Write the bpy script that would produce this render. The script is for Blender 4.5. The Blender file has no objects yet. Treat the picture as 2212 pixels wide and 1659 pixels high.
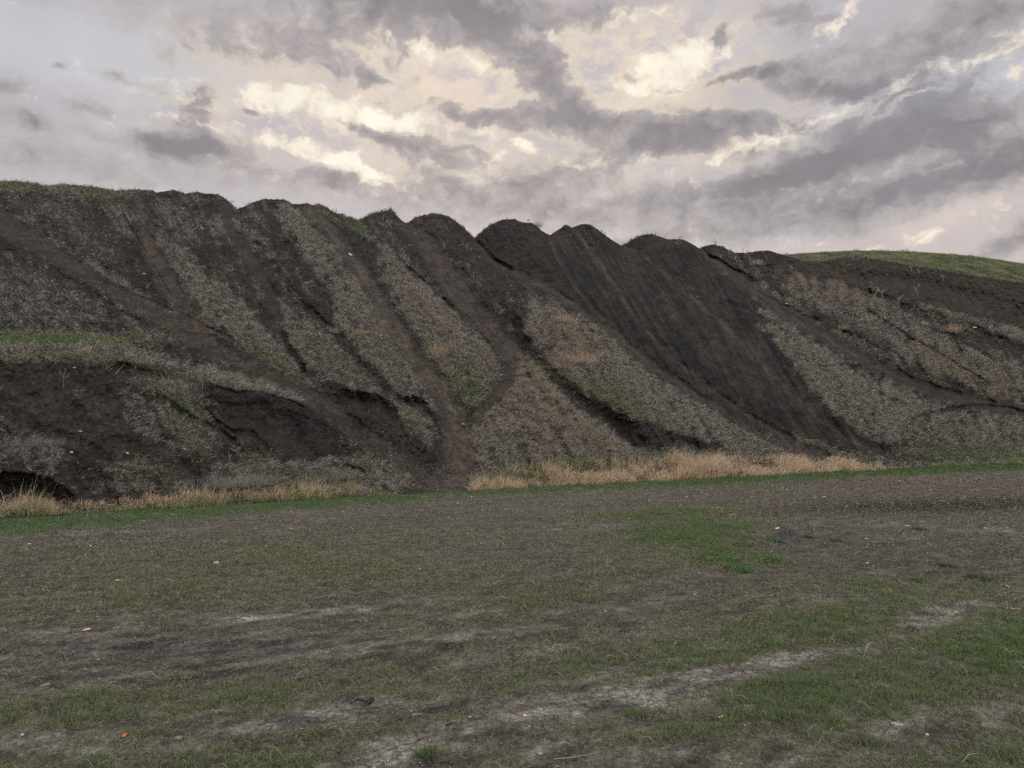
import bpy, math, random
import numpy as np
from mathutils import Vector

rng = np.random.default_rng(11)
random.seed(5)
C = bpy.context.scene.collection
sc = bpy.context.scene

# ------------------------------------------------------------------ camera
F, CX, CY = 1609.3, 1106.0, 829.5          # a 2212 x 1659 survey frame
PITCH = math.radians(4.3)
EYE = 1.7
cp, sp = math.cos(PITCH), math.sin(PITCH)
cam_d = bpy.data.cameras.new("camera")
cam = bpy.data.objects.new("camera", cam_d)
C.objects.link(cam)
cam.location = (0, 0, EYE)
cam.rotation_euler = (math.radians(90) + PITCH, 0, 0)
cam_d.sensor_width = 36
cam_d.lens = F / 2212 * 36
cam_d.clip_start = 0.05
cam_d.clip_end = 8000
sc.camera = cam


def ray(x, y):
    """direction with Y = 1 for a survey point"""
    a = (np.asarray(x, float) - CX) / F
    b = (CY - np.asarray(y, float)) / F
    Y = cp - sp * b
    return a / Y, (sp + cp * b) / Y


def lin(c):
    out = []
    for v in c:
        v = v / 255.0
        out.append(v / 12.92 if v <= 0.04045 else ((v + 0.055) / 1.055) ** 2.4)
    return np.array(out)


# ------------------------------------------------------------------ noise
def _h(ix, iy, seed):
    h = (ix.astype(np.uint32) * np.uint32(374761393) + iy.astype(np.uint32) * np.uint32(668265263)
         + np.uint32((seed * 974634777 + 12345) & 0xFFFFFFFF))
    h = (h ^ (h >> np.uint32(13))) * np.uint32(1274126177)
    h = h ^ (h >> np.uint32(16))
    return h


def pnoise(x, y, seed=0):
    x = np.asarray(x, float)
    y = np.asarray(y, float)
    x0 = np.floor(x)
    y0 = np.floor(y)
    fx, fy = x - x0, y - y0
    ix, iy = x0.astype(np.int64) & 0xFFFFFFF, y0.astype(np.int64) & 0xFFFFFFF
    u = fx * fx * fx * (fx * (fx * 6 - 15) + 10)
    v = fy * fy * fy * (fy * (fy * 6 - 15) + 10)

    def g(dx, dy):
        a = _h(ix + dx, iy + dy, seed).astype(np.float64) * (2 * math.pi / 4294967296.0)
        return np.cos(a) * (fx - dx) + np.sin(a) * (fy - dy)
    n0 = g(0, 0) * (1 - u) + g(1, 0) * u
    n1 = g(0, 1) * (1 - u) + g(1, 1) * u
    return (n0 * (1 - v) + n1 * v) * 1.5


def fbm(x, y, seed=0, oc=4, gain=0.5):
    s, a, t = 0, 1.0, 0.0
    for o in range(oc):
        s = s + a * pnoise(x * 2 ** o + 17.3 * o, y * 2 ** o - 9.1 * o, seed + o)
        t += a
        a *= gain
    return s / t * 1.3


def sst(a, b, x):
    t = np.clip((x - a) / (b - a), 0, 1)
    return t * t * (3 - 2 * t)


def interp(x, pts):
    p = np.array(pts, float)
    return np.interp(x, p[:, 0], p[:, 1])


def poly_dist(X, Y, pts, widths=None):
    """distance to a polyline; also signed side (positive = below/right) and interpolated width"""
    best = np.full(X.shape, 1e9)
    side = np.zeros(X.shape)
    wid = np.ones(X.shape)
    tt = np.zeros(X.shape)
    n = len(pts) - 1
    for k in range(n):
        ax, ay = pts[k][:2]
        bx, by = pts[k + 1][:2]
        wa = pts[k][2] if len(pts[k]) > 2 else 1.0
        wb = pts[k + 1][2] if len(pts[k + 1]) > 2 else 1.0
        dx, dy = bx - ax, by - ay
        L2 = dx * dx + dy * dy
        t = np.clip(((X - ax) * dx + (Y - ay) * dy) / L2, 0, 1)
        ex, ey = X - ax - t * dx, Y - ay - t * dy
        d = np.sqrt(ex * ex + ey * ey)
        m = d < best
        best = np.where(m, d, best)
        side = np.where(m, np.sign(dx * ey - dy * ex), side)
        wid = np.where(m, wa + (wb - wa) * t, wid)
        tt = np.where(m, (k + t) / n, tt)
    return best, side, wid, tt


def blob(X, Y, cx, cy, rx, ry, rot=0):
    """soft ellipse, rot in degrees, positive = rises to the right in the survey frame"""
    a = math.radians(rot)
    dx, dy = X - cx, -(Y - cy)
    u = (dx * math.cos(a) + dy * math.sin(a)) / rx
    v = (-dx * math.sin(a) + dy * math.cos(a)) / ry
    return np.exp(-(u * u + v * v))


# ------------------------------------------------------------------ mesh helpers
def mesh_obj(name, verts, faces_flat, face_sizes, mat, color=None, smooth=True, parent=None, extra=None):
    me = bpy.data.meshes.new(name)
    verts = np.asarray(verts, np.float32)
    me.vertices.add(len(verts))
    me.vertices.foreach_set("co", verts.ravel())
    ff = np.asarray(faces_flat, np.int32)
    fs = np.asarray(face_sizes, np.int32)
    me.loops.add(len(ff))
    me.loops.foreach_set("vertex_index", ff)
    me.polygons.add(len(fs))
    st = np.concatenate([[0], np.cumsum(fs)[:-1]]).astype(np.int32)
    me.polygons.foreach_set("loop_start", st)
    me.polygons.foreach_set("loop_total", fs)
    me.polygons.foreach_set("use_smooth", np.full(len(fs), smooth, dtype=bool))
    if color is not None:
        at = me.color_attributes.new("tint", 'FLOAT_COLOR', 'POINT')
        c4 = np.ones((len(verts), 4), np.float32)
        c4[:, :3] = color
        at.data.foreach_set("color", c4.ravel())
    for k, v in (extra or {}).items():
        at = me.attributes.new(k, 'FLOAT', 'POINT')
        at.data.foreach_set("value", np.asarray(v, np.float32).ravel())
    me.update(calc_edges=True)
    me.validate()
    me.materials.append(mat)
    o = bpy.data.objects.new(name, me)
    C.objects.link(o)
    if parent:
        o.parent = parent
    return o


def grid_faces(nr, nc):
    i = np.arange(nr - 1)[:, None] * nc + np.arange(nc - 1)[None, :]
    q = np.stack([i, i + 1, i + nc + 1, i + nc], -1).reshape(-1)
    return q, np.full((nr - 1) * (nc - 1), 4)


def tag(o, label=None, cat=None, group=None, kind=None):
    if label:
        o["label"] = label
    if cat:
        o["category"] = cat
    if group:
        o["group"] = group
    if kind:
        o["kind"] = kind
    return o


# ------------------------------------------------------------------ materials
def new_mat(name):
    m = bpy.data.materials.new(name)
    m.use_nodes = True
    nt = m.node_tree
    nt.nodes.clear()
    return m, nt


def N(nt, typ, **kw):
    n = nt.nodes.new(typ)
    for k, v in kw.items():
        setattr(n, k, v)
    return n


def math_n(nt, op, a, b=None, c=None, clamp=False):
    n = N(nt, 'ShaderNodeMath', operation=op, use_clamp=clamp)
    for i, v in enumerate((a, b, c)):
        if v is None:
            continue
        if isinstance(v, (int, float)):
            n.inputs[i].default_value = v
        else:
            nt.links.new(v, n.inputs[i])
    return n.outputs[0]


def soil_material(name, s1, s2, bump_strength, bump_dist, cracks=False, aniso=None):
    """tint attribute is the kind of surface (soil, clay, litter); the nodes add the grain."""
    m, nt = new_mat(name)
    out = N(nt, 'ShaderNodeOutputMaterial')
    bs = N(nt, 'ShaderNodeBsdfPrincipled')
    bs.inputs['Roughness'].default_value = 0.95
    bs.inputs['Specular IOR Level'].default_value = 0.12
    att = N(nt, 'ShaderNodeAttribute', attribute_name='tint')
    tc = N(nt, 'ShaderNodeTexCoord')
    co = tc.outputs['Object']
    n1 = N(nt, 'ShaderNodeTexNoise')
    n1.inputs['Scale'].default_value = s1
    n1.inputs['Detail'].default_value = 5
    n1.inputs['Roughness'].default_value = 0.72
    nt.links.new(co, n1.inputs['Vector'])
    n2 = N(nt, 'ShaderNodeTexNoise')
    n2.inputs['Scale'].default_value = s2
    n2.inputs['Detail'].default_value = 4
    n2.inputs['Roughness'].default_value = 0.7
    nt.links.new(co, n2.inputs['Vector'])
    f1 = N(nt, 'ShaderNodeMapRange')
    f1.inputs[1].default_value, f1.inputs[2].default_value = 0.3, 0.7
    f1.inputs[3].default_value, f1.inputs[4].default_value = 0.35, 1.75
    nt.links.new(n1.outputs[0], f1.inputs[0])
    f2 = N(nt, 'ShaderNodeMapRange')
    f2.inputs[1].default_value, f2.inputs[2].default_value = 0.3, 0.7
    f2.inputs[3].default_value, f2.inputs[4].default_value = 0.72, 1.28
    nt.links.new(n2.outputs[0], f2.inputs[0])
    mul = math_n(nt, 'MULTIPLY', f1.outputs[0], f2.outputs[0])
    n0 = N(nt, 'ShaderNodeTexNoise')
    n0.inputs['Scale'].default_value = s1 * 0.22
    n0.inputs['Detail'].default_value = 4
    n0.inputs['Roughness'].default_value = 0.65
    nt.links.new(co, n0.inputs['Vector'])
    f0 = N(nt, 'ShaderNodeMapRange')
    f0.inputs[1].default_value, f0.inputs[2].default_value = 0.32, 0.68
    f0.inputs[3].default_value, f0.inputs[4].default_value = 0.62, 1.38
    nt.links.new(n0.outputs[0], f0.inputs[0])
    mul = math_n(nt, 'MULTIPLY', mul, f0.outputs[0])
    h = math_n(nt, 'MULTIPLY_ADD', n2.outputs[0], 0.8, n1.outputs[0])
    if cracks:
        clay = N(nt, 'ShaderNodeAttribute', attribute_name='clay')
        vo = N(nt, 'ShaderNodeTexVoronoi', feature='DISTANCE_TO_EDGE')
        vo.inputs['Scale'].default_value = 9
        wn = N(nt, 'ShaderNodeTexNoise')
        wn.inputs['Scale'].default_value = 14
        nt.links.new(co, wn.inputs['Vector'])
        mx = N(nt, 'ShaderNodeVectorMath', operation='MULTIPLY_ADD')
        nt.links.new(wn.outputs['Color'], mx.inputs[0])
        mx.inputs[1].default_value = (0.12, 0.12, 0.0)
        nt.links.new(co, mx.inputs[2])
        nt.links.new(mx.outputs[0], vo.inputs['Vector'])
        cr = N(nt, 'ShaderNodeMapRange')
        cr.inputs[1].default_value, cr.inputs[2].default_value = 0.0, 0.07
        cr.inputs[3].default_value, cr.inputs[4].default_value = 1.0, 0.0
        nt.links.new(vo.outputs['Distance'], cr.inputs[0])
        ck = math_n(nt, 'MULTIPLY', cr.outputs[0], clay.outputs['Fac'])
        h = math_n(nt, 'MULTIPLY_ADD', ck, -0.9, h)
        crack_shade = math_n(nt, 'MULTIPLY_ADD', ck, -0.4, 1.0)  # shadow inside the clay cracks, painted into the base colour
        mul = math_n(nt, 'MULTIPLY', mul, crack_shade)
    vm = N(nt, 'ShaderNodeVectorMath', operation='SCALE')
    nt.links.new(att.outputs['Color'], vm.inputs[0])
    nt.links.new(mul, vm.inputs['Scale'])
    nt.links.new(vm.outputs[0], bs.inputs['Base Color'])
    bp = N(nt, 'ShaderNodeBump')
    bp.inputs['Strength'].default_value = bump_strength
    bp.inputs['Distance'].default_value = bump_dist
    nt.links.new(h, bp.inputs['Height'])
    nt.links.new(bp.outputs[0], bs.inputs['Normal'])
    nt.links.new(bs.outputs[0], out.inputs[0])
    return m


def blade_material(name, transl=0.3):
    m, nt = new_mat(name)
    out = N(nt, 'ShaderNodeOutputMaterial')
    att = N(nt, 'ShaderNodeAttribute', attribute_name='tint')
    d = N(nt, 'ShaderNodeBsdfDiffuse')
    t = N(nt, 'ShaderNodeBsdfTranslucent')
    mx = N(nt, 'ShaderNodeMixShader')
    mx.inputs[0].default_value = transl
    nt.links.new(att.outputs['Color'], d.inputs[0])
    nt.links.new(att.outputs['Color'], t.inputs[0])
    nt.links.new(d.outputs[0], mx.inputs[1])
    nt.links.new(t.outputs[0], mx.inputs[2])
    nt.links.new(mx.outputs[0], out.inputs[0])
    return m


def plain_material(name, col, rough=0.85, var=0.35, scale=30.0, spec=0.2):
    m, nt = new_mat(name)
    out = N(nt, 'ShaderNodeOutputMaterial')
    bs = N(nt, 'ShaderNodeBsdfPrincipled')
    bs.inputs['Roughness'].default_value = rough
    bs.inputs['Specular IOR Level'].default_value = spec
    tc = N(nt, 'ShaderNodeTexCoord')
    n1 = N(nt, 'ShaderNodeTexNoise')
    n1.inputs['Scale'].default_value = scale
    n1.inputs['Detail'].default_value = 5
    nt.links.new(tc.outputs['Object'], n1.inputs['Vector'])
    f1 = N(nt, 'ShaderNodeMapRange')
    f1.inputs[1].default_value, f1.inputs[2].default_value = 0.3, 0.7
    f1.inputs[3].default_value, f1.inputs[4].default_value = 1 - var, 1 + var
    nt.links.new(n1.outputs[0], f1.inputs[0])
    vm = N(nt, 'ShaderNodeVectorMath', operation='SCALE')
    vm.inputs[0].default_value = col
    nt.links.new(f1.outputs[0], vm.inputs['Scale'])
    nt.links.new(vm.outputs[0], bs.inputs['Base Color'])
    bp = N(nt, 'ShaderNodeBump')
    bp.inputs['Strength'].default_value = 0.5
    bp.inputs['Distance'].default_value = 0.003
    nt.links.new(n1.outputs[0], bp.inputs['Height'])
    nt.links.new(bp.outputs[0], bs.inputs['Normal'])
    nt.links.new(bs.outputs[0], out.inputs[0])
    return m


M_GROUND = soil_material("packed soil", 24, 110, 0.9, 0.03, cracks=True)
M_HILL = soil_material("shale soil", 7, 34, 0.8, 0.05)
M_MEADOW = soil_material("meadow soil", 1.2, 6, 0.8, 0.2)
M_BLADE = blade_material("grass blades", 0.3)
M_STRAW = blade_material("dry straw", 0.4)


# colours of surfaces (albedo)
SOIL = np.array([0.086, 0.078, 0.067])
SOIL_DK = np.array([0.0185, 0.0175, 0.018])
SOIL_BR = np.array([0.041, 0.034, 0.0295])
SOIL_PU = np.array([0.066, 0.058, 0.058])
CLAY = np.array([0.255, 0.238, 0.220])
LITTER = np.array([0.155, 0.139, 0.118])
TURF = np.array([0.100, 0.114, 0.064])
G_DEEP = np.array([0.066, 0.128, 0.052])
G_OLIVE = np.array([0.190, 0.200, 0.118])
STRAW = np.array([0.42, 0.37, 0.30])
STRAW_OR = np.array([0.64, 0.49, 0.355])
STRAW_GY = np.array([0.35, 0.335, 0.318])


def mixc(a, b, w):
    w = np.asarray(w)[..., None]
    return a * (1 - w) + b * w


# ================================================================== foot and ridge of the eroded hill
FOOT = [(-1190, 1232), (-500, 1184), (-60, 1126), (0, 1120), (200, 1108), (400, 1098), (600, 1085), (850, 1070),
        (1000, 1064), (1100, 1056), (1300, 1048), (1500, 1036), (1700, 1026), (1900, 1016), (2050, 1007),
        (2212, 1001), (2715, 986), (3400, 979)]
RIDGE = [(-1190, 360), (-500, 378), (-60, 390), (0, 392), (35, 391), (60, 394), (96, 402), (140, 399), (170, 400), (215, 405),
         (245, 412), (290, 409), (327, 411), (340, 416), (360, 412), (377, 410), (401, 418), (426, 414), (440, 418),
         (470, 419), (485, 428), (500, 440), (512, 452), (527, 446), (545, 437), (573, 429), (590, 431), (613, 430), (625, 436),
         (632, 441), (650, 441), (665, 439), (675, 443), (690, 441), (700, 445), (720, 458), (745, 468), (775, 476),
         (800, 463), (825, 457), (845, 453), (855, 463), (868, 476), (878, 483), (895, 471), (915, 465), (938, 461), (958, 464),
         (975, 471), (1000, 490), (1025, 515), (1040, 500), (1060, 486), (1085, 474), (1112, 473), (1122, 478),
         (1135, 481), (1150, 482), (1162, 490), (1172, 500), (1188, 508), (1205, 497), (1220, 486), (1226, 486),
         (1235, 492), (1256, 484), (1275, 485), (1286, 492), (1300, 502), (1320, 517), (1340, 530), (1355, 526),
         (1372, 514), (1390, 507), (1408, 505), (1425, 511), (1442, 517), (1470, 516), (1482, 520), (1497, 528), (1511, 537),
         (1522, 531), (1540, 528), (1558, 531), (1575, 540), (1588, 546), (1610, 546), (1640, 542), (1660, 541),
         (1676, 546), (1700, 553), (1740, 566), (1770, 566), (1800, 560), (1840, 552), (1870, 555), (1910, 563), (1960, 572),
         (2030, 583), (2100, 595), (2212, 612), (2500, 668), (3000, 760), (3400, 820)]

xs = np.concatenate([np.arange(-1190, -60, 16.0), np.arange(-60, 2275, 2.1), np.arange(2275, 3400, 14.0)])
NR = 430
tv = np.linspace(0, 1, NR)
# extra rows that bury the foot in the ground
yf = interp(xs, FOOT)
yr = interp(xs, RIDGE)
yr = yr + 1.6 * fbm(xs / 9.0, xs * 0, 3, 4, 0.65)
XX = np.repeat(xs[None, :], NR, 0)
YY = yf[None, :] + (yr - yf)[None, :] * tv[:, None]
HH = yf[None, :] - YY
_, E = ray(XX, YY)
# distance of the foot
_, e0 = ray(xs, yf)
D0 = EYE / (-e0)
# slope field
Y1 = interp(xs, [(-1190, 720), (-500, 745), (0, 768), (220, 768), (330, 800), (460, 830), (560, 850), (660, 872), (760, 960)])
SH = interp(xs, [(-500, 60), (0, 52), (220, 48), (460, 40), (660, 12), (760, 5)])
wb = 1 - sst(600, 780, xs)
mb = 0.34 + 0.31 * sst(22, 55, HH)
bank = 0.34 + 0.62 * sst(10, 30, HH)
shelf = sst(-8, 8, (Y1[None, :] - YY)) * (1 - sst(-8, 8, (Y1 - SH)[None, :] - YY))
above = sst(-8, 8, (Y1 - SH)[None, :] - YY)
mleft = bank * (1 - shelf) * (1 - above) + 0.27 * shelf + 0.70 * above
MS = mb * (1 - wb)[None, :] + mleft * wb[None, :]
D = np.zeros_like(XX)
D[0] = D0
for i in range(1, NR):
    z = EYE + E[i - 1] * D[i - 1]
    D[i] = (z - MS[i] * D[i - 1] - EYE) / (E[i] - MS[i])

# ------------------------------------------------------------------ tracks, gullies, scarps (survey x, y, half width)
TR = {
    'a': [(-200, 380, 30), (0, 478, 26), (60, 512, 20), (130, 557, 18), (210, 606, 16), (290, 652, 14), (370, 700, 16),
          (440, 742, 17), (520, 780, 18), (600, 815, 17), (690, 868, 17), (780, 935, 18), (860, 992, 20), (930, 1040, 22), (972, 1064, 24)],
    'b': [(296, 420, 6), (312, 500, 13), (335, 560, 20), (368, 620, 22), (405, 680, 20), (450, 735, 16), (515, 778, 14)],
    'c': [(476, 425, 8), (500, 500, 16), (550, 570, 20), (588, 640, 16), (602, 700, 11), (628, 755, 10), (660, 815, 9)],
    'd': [(662, 446, 7), (716, 500, 12), (757, 560, 14), (800, 620, 15), (842, 690, 16), (884, 762, 18), (935, 825, 20),
          (975, 885, 21), (992, 940, 24), (988, 1000, 32), (968, 1068, 42)],
    'e': [(880, 488, 10), (925, 530, 18), (965, 590, 20), (1008, 655, 20), (1052, 705, 19), (1092, 745, 18), (1106, 782, 16),
          (1098, 822, 14), (1068, 862, 12), (1032, 895, 10), (1004, 930, 9)],
    'f': [(1026, 518, 5), (1062, 562, 7), (1110, 590, 9), (1165, 614, 9), (1232, 655, 9), (1300, 703, 9), (1372, 755, 10),
          (1432, 805, 10), (1505, 855, 11), (1582, 902, 12), (1665, 950, 12), (1755, 987, 11), (1850, 1003, 10)],
    'g': [(1188, 512, 6), (1205, 565, 9), (1242, 622, 10), (1300, 690, 12), (1362, 752, 12), (1432, 812, 12)],
    'h': [(1240, 496, 6), (1292, 562, 9), (1335, 630, 9), (1382, 700, 9), (1442, 765, 9), (1520, 832, 10), (1605, 892, 10),
          (1705, 952, 10), (1810, 995, 10)],
    'i': [(1345, 532, 8), (1402, 560, 12), (1482, 632, 14), (1562, 702, 14), (1640, 782, 15), (1702, 842, 16),
          (1765, 902, 16), (1835, 952, 14), (1925, 985, 10), (2040, 1000, 6)],
    'j': [(1512, 540, 7), (1562, 580, 9), (1622, 624, 10), (1702, 680, 11), (1792, 735, 12), (1882, 786, 12), (1982, 832, 12),
          (2072, 862, 12), (2212, 894, 12), (2400, 930, 10)],
}
GU = [  # x, y, half width ; last number = depth in survey px
    ([(1114, 645, 6), (1117, 690, 9), (1121, 728, 12), (1147, 765, 13), (1183, 807, 12), (1221, 845, 14), (1265, 881, 17),
      (1298, 898, 18), (1340, 918, 20), (1360, 942, 20), (1396, 968, 16), (1450, 995, 10)], 26),
    ([(842, 539, 3), (885, 585, 4), (926, 618, 4), (968, 660, 5), (1009, 690, 5), (1051, 740, 4), (1078, 773, 3)], 10),
    ([(621, 638, 5), (690, 691, 8), (732, 735, 10), (748, 765, 11), (788, 798, 11), (816, 826, 10), (856, 862, 9), (897, 886, 7)], 14),
    ([(608, 715, 5), (636, 766, 7), (660, 812, 5)], 10),
    ([(1026, 516, 2), (1045, 540, 3), (1060, 552, 3), (1085, 572, 3), (1110, 590, 3)], 9),
    ([(1525, 545, 2.5), (1560, 567, 3), (1600, 590, 3), (1628, 612, 3)], 10),
    ([(1226, 660, 1.5), (1262, 700, 2), (1300, 740, 2), (1330, 770, 2)], 5),
    ([(1851, 618, 4), (1900, 640, 6), (1947, 660, 7), (2024, 692, 10), (2070, 705, 10), (2112, 722, 12), (2186, 752, 13), (2260, 780, 13)], 13),
    ([(1796, 588, 6), (1878, 601, 11), (1988, 609, 11), (2071, 634, 14), (2153, 655, 16), (2181, 674, 18), (2240, 702, 20)], 12),
    ([(1837, 646, 2), (1893, 682, 2), (1934, 709, 2.5), (1989, 743, 2.5), (2044, 773, 2.5), (2072, 790, 2), (2157, 840, 2)], 6),
    ([(1947, 924, 3), (1975, 902, 4), (2016, 891, 4), (2071, 881, 3.5), (2126, 878, 3.5), (2209, 888, 3), (2300, 905, 3)], 7),
    ([(460, 905, 3), (500, 930, 4), (550, 940, 5), (590, 985, 5)], 8),
    ([(1540, 640, 3), (1620, 672, 3), (1700, 720, 3)], 4),
    ([(60, 545, 3), (150, 600, 3), (240, 660, 3), (330, 712, 3)], 4),
    ([(180, 590, 2), (300, 640, 2), (420, 690, 2), (520, 740, 2)], 3),
    ([(430, 870, 4), (480, 930, 4), (560, 1010, 4)], 6),
    ([(300, 820, 6), (400, 900, 7), (520, 960, 6)], 8),
    ([(1750, 792, 2), (1850, 792, 2.5), (1900, 788, 2)], 3),
    ([(1905, 790, 3), (1900, 850, 4), (1903, 900, 3)], 4),
    ([(1990, 700, 3), (2080, 735, 4), (2160, 790, 3)], 4),
    ([(1650, 640, 3), (1760, 690, 4), (1850, 730, 3)], 5),
]
SC = [  # scarps: lip polyline, run-out below (px), depth (px)
    ([(225, 766), (262, 772), (290, 782), (330, 787), (400, 796), (450, 806)], 34, 34),
    ([(430, 812), (470, 832), (510, 845), (545, 842), (590, 852), (640, 868), (668, 884)], 90, 40),
    ([(728, 838), (773, 845), (814, 851), (842, 867), (866, 892)], 34, 30),
    ([(862, 858), (890, 854), (912, 858), (930, 880), (945, 905), (955, 940)], 34, 24),
    ([(-200, 1010), (0, 1018), (70, 1024), (110, 1036), (150, 1060), (168, 1082)], 66, 55),
    ([(1310, 895), (1345, 905), (1400, 912), (1440, 930), (1500, 945), (1550, 965)], 34, 15),
    ([(60, 910), (130, 925), (200, 955), (250, 985)], 30, 12),
    ([(300, 835), (380, 870), (430, 905)], 24, 8),
    ([(340, 940), (380, 935), (420, 950)], 26, 9),
    ([(540, 515), (560, 520), (580, 530)], 16, 12),
    ([(700, 1000), (760, 1000), (800, 1020)], 16, 8),
    ([(980, 555), (1010, 560), (1040, 585)], 12, 6),
    ([(1060, 600), (1110, 596), (1160, 618)], 12, 5),
]
R = np.zeros_like(XX)      # outward relief in survey px
BARE = np.zeros_like(XX)
wx = XX + 5 * fbm(XX / 40, YY / 40, 31, 3)
wy = YY + 5 * fbm(XX / 40, YY / 40, 47, 3)
TM = {}
for k, pts in TR.items():
    d, s, w, t = poly_dist(wx, wy, pts)
    w = w * {'d': 1.2, 'e': 1.15, 'a': 0.92, 'b': 0.9, 'c': 0.8}.get(k, 1.0)
    endf = 1.0
    core = np.exp(-(d / w) ** 4)
    TM[k] = core * endf
    deep = {'a': 5, 'b': 8, 'c': 9, 'd': 6, 'e': 8, 'f': 5, 'g': 6, 'h': 5, 'i': 5, 'j': 6}[k]
    R -= deep * core
    R += 3.5 * np.exp(-((d - 1.35 * w) / (0.35 * w + 2)) ** 2) * (0.5 + 0.5 * fbm(XX / 30, YY / 30, 5, 2))
    # broad trough the track follows below the skyline
    br = {'a': 14, 'b': 26, 'c': 30, 'd': 22, 'e': 30, 'f': 28, 'g': 20, 'h': 14, 'i': 20, 'j': 24}[k]
    R -= br * np.exp(-(d / 42.0) ** 2)
    BARE = np.maximum(BARE, np.exp(-(d / (w * 1.12)) ** 6))
GUL = np.zeros_like(XX)
for pts, dep in GU:
    d, s, w, t = poly_dist(wx, wy, pts)
    w = w * 1.25
    dep = dep * 1.5
    fade = sst(0, 0.12, t) * (1 - sst(0.9, 1.0, t))
    pr = np.exp(-(d / w) ** 3) * fade
    R -= dep * pr
    R += 0.16 * dep * np.exp(-((d - 1.7 * w) / (0.6 * w)) ** 2) * fade
    GUL = np.maximum(GUL, pr)
for pts, run, dep in SC:
    # signed vertical distance below the lip
    p = np.array(pts, float)
    ly = np.interp(wx, p[:, 0], p[:, 1])
    lip = ly + 3.5 * fbm(XX / 14, XX * 0 + 1, 77, 3)
    inside = sst(p[0, 0] - 2, p[0, 0] + 22, XX) * (1 - sst(p[-1, 0] - 22, p[-1, 0] + 4, XX))
    q = YY - lip
    prof = (0.22 * sst(-0.5, 2.5, q) + 0.78 * sst(0, run * 0.55, q)) * (1 - sst(run * 0.65, run * 1.5, q))
    R -= dep * prof * inside
    R += 0.15 * dep * np.exp(-((q + 5) / 6) ** 2) * inside
    GUL = np.maximum(GUL, sst(-0.5, 3, q) * (1 - sst(run * 0.5, run * 0.95, q)) * inside)
# skyline humps carried down the slope as spurs
hump = np.interp(XX - 0.55 * (YY - yr[None, :]), xs, -(yr - np.convolve(np.pad(yr, 60, 'edge'), np.ones(121) / 121, 'valid')))
dn = np.exp(-((YY - yr[None, :]) / 120.0))
R += 1.1 * hump * dn
# --- polygonal bare slope
bare_poly = [(1180, 505), (1340, 530), (1500, 540), (1560, 600), (1608, 640), (1650, 700), (1704, 790), (1762, 868), (1835, 930),
             (1905, 962), (2060, 1000), (1900, 1012), (1800, 990), (1650, 938), (1550, 872), (1450, 805), (1380, 752), (1300, 692), (1235, 648), (1180, 600)]


def inside_poly(X, Y, poly):
    c = np.zeros(X.shape, bool)
    n = len(poly)
    j = n - 1
    for i in range(n):
        xi, yi = poly[i]
        xj, yj = poly[j]
        cond = ((yi > Y) != (yj > Y)) & (X < (xj - xi) * (Y - yi) / (yj - yi + 1e-9) + xi)
        c ^= cond
        j = i
    return c


def soft_poly(X, Y, poly, soft):
    ins = inside_poly(X, Y, poly)
    d, _, _, _ = poly_dist(X, Y, list(poly) + [poly[0]])
    return sst(-soft, soft, np.where(ins, d, -d))


BIG = soft_poly(XX + 16 * fbm(XX / 26, YY / 26, 151, 4), YY + 16 * fbm(XX / 26, YY / 26, 153, 4), bare_poly, 16)
# broad irregularities, oriented with the fall line
U = (XX * 0.86 - YY * 0.5)          # across the flutes
W_ = (XX * 0.5 + YY * 0.86)         # down the flutes
calm = 1 - 0.70 * np.clip(np.maximum(BARE, BIG), 0, 1)
calm *= 1 - 0.5 * (1 - sst(600, 760, XX)) * sst(770, 830, YY)
R += BIG * 3.5 * fbm(U / 9, W_ / 220, 19, 3)
R += calm * (24 * fbm(U / 90, W_ / 420, 8, 3) + 14.0 * fbm(U / 30, W_ / 130, 9, 3) + 7.0 * fbm(U / 9, W_ / 34, 12, 3) + 5.0 * fbm(XX / 17, YY / 12, 14, 3))
lump = (1 - sst(600, 760, XX)) * sst(780, 840, YY) + sst(1000, 1040, XX) * sst(820, 900, YY) * 0.5
R += lump * (13 * fbm(XX / 90, YY / 60, 15, 2) + 4 * fbm(XX / 30, YY / 20, 16, 2))
R += (3.4 * calm + 0.8) * fbm(XX / 7, YY / 5.5, 22, 3)
fade_foot = sst(0, 18, HH)
R *= fade_foot
DD = D - R * D / F * 1.05
# keep the surface from folding backwards too hard
Px = DD * ray(XX, YY)[0]
Pz = EYE + E * DD
bank1 = soft_poly(wx, wy, [(300, 792), (420, 822), (470, 836), (560, 852), (650, 872), (720, 930), (760, 985), (700, 985), (600, 1000),
                           (560, 985), (500, 920), (430, 880), (360, 850), (310, 815)], 8)
bank2 = soft_poly(wx, wy, [(700, 830), (770, 842), (830, 862), (862, 890), (900, 940), (955, 1000), (960, 1050), (900, 1030), (820, 970), (740, 900), (690, 860)], 8)
bankr = soft_poly(wx, wy, [(1690, 556), (1800, 562), (1900, 566), (2030, 586), (2240, 620), (2240, 720), (2150, 690), (2060, 668),
                           (1980, 650), (1900, 640), (1830, 615), (1760, 585)], 8)
bankb = soft_poly(wx, wy, [(0, 790), (110, 800), (220, 812), (260, 860), (270, 930), (330, 960), (420, 970), (430, 1030), (330, 1030), (200, 1000), (90, 940), (0, 900)], 14)

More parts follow.
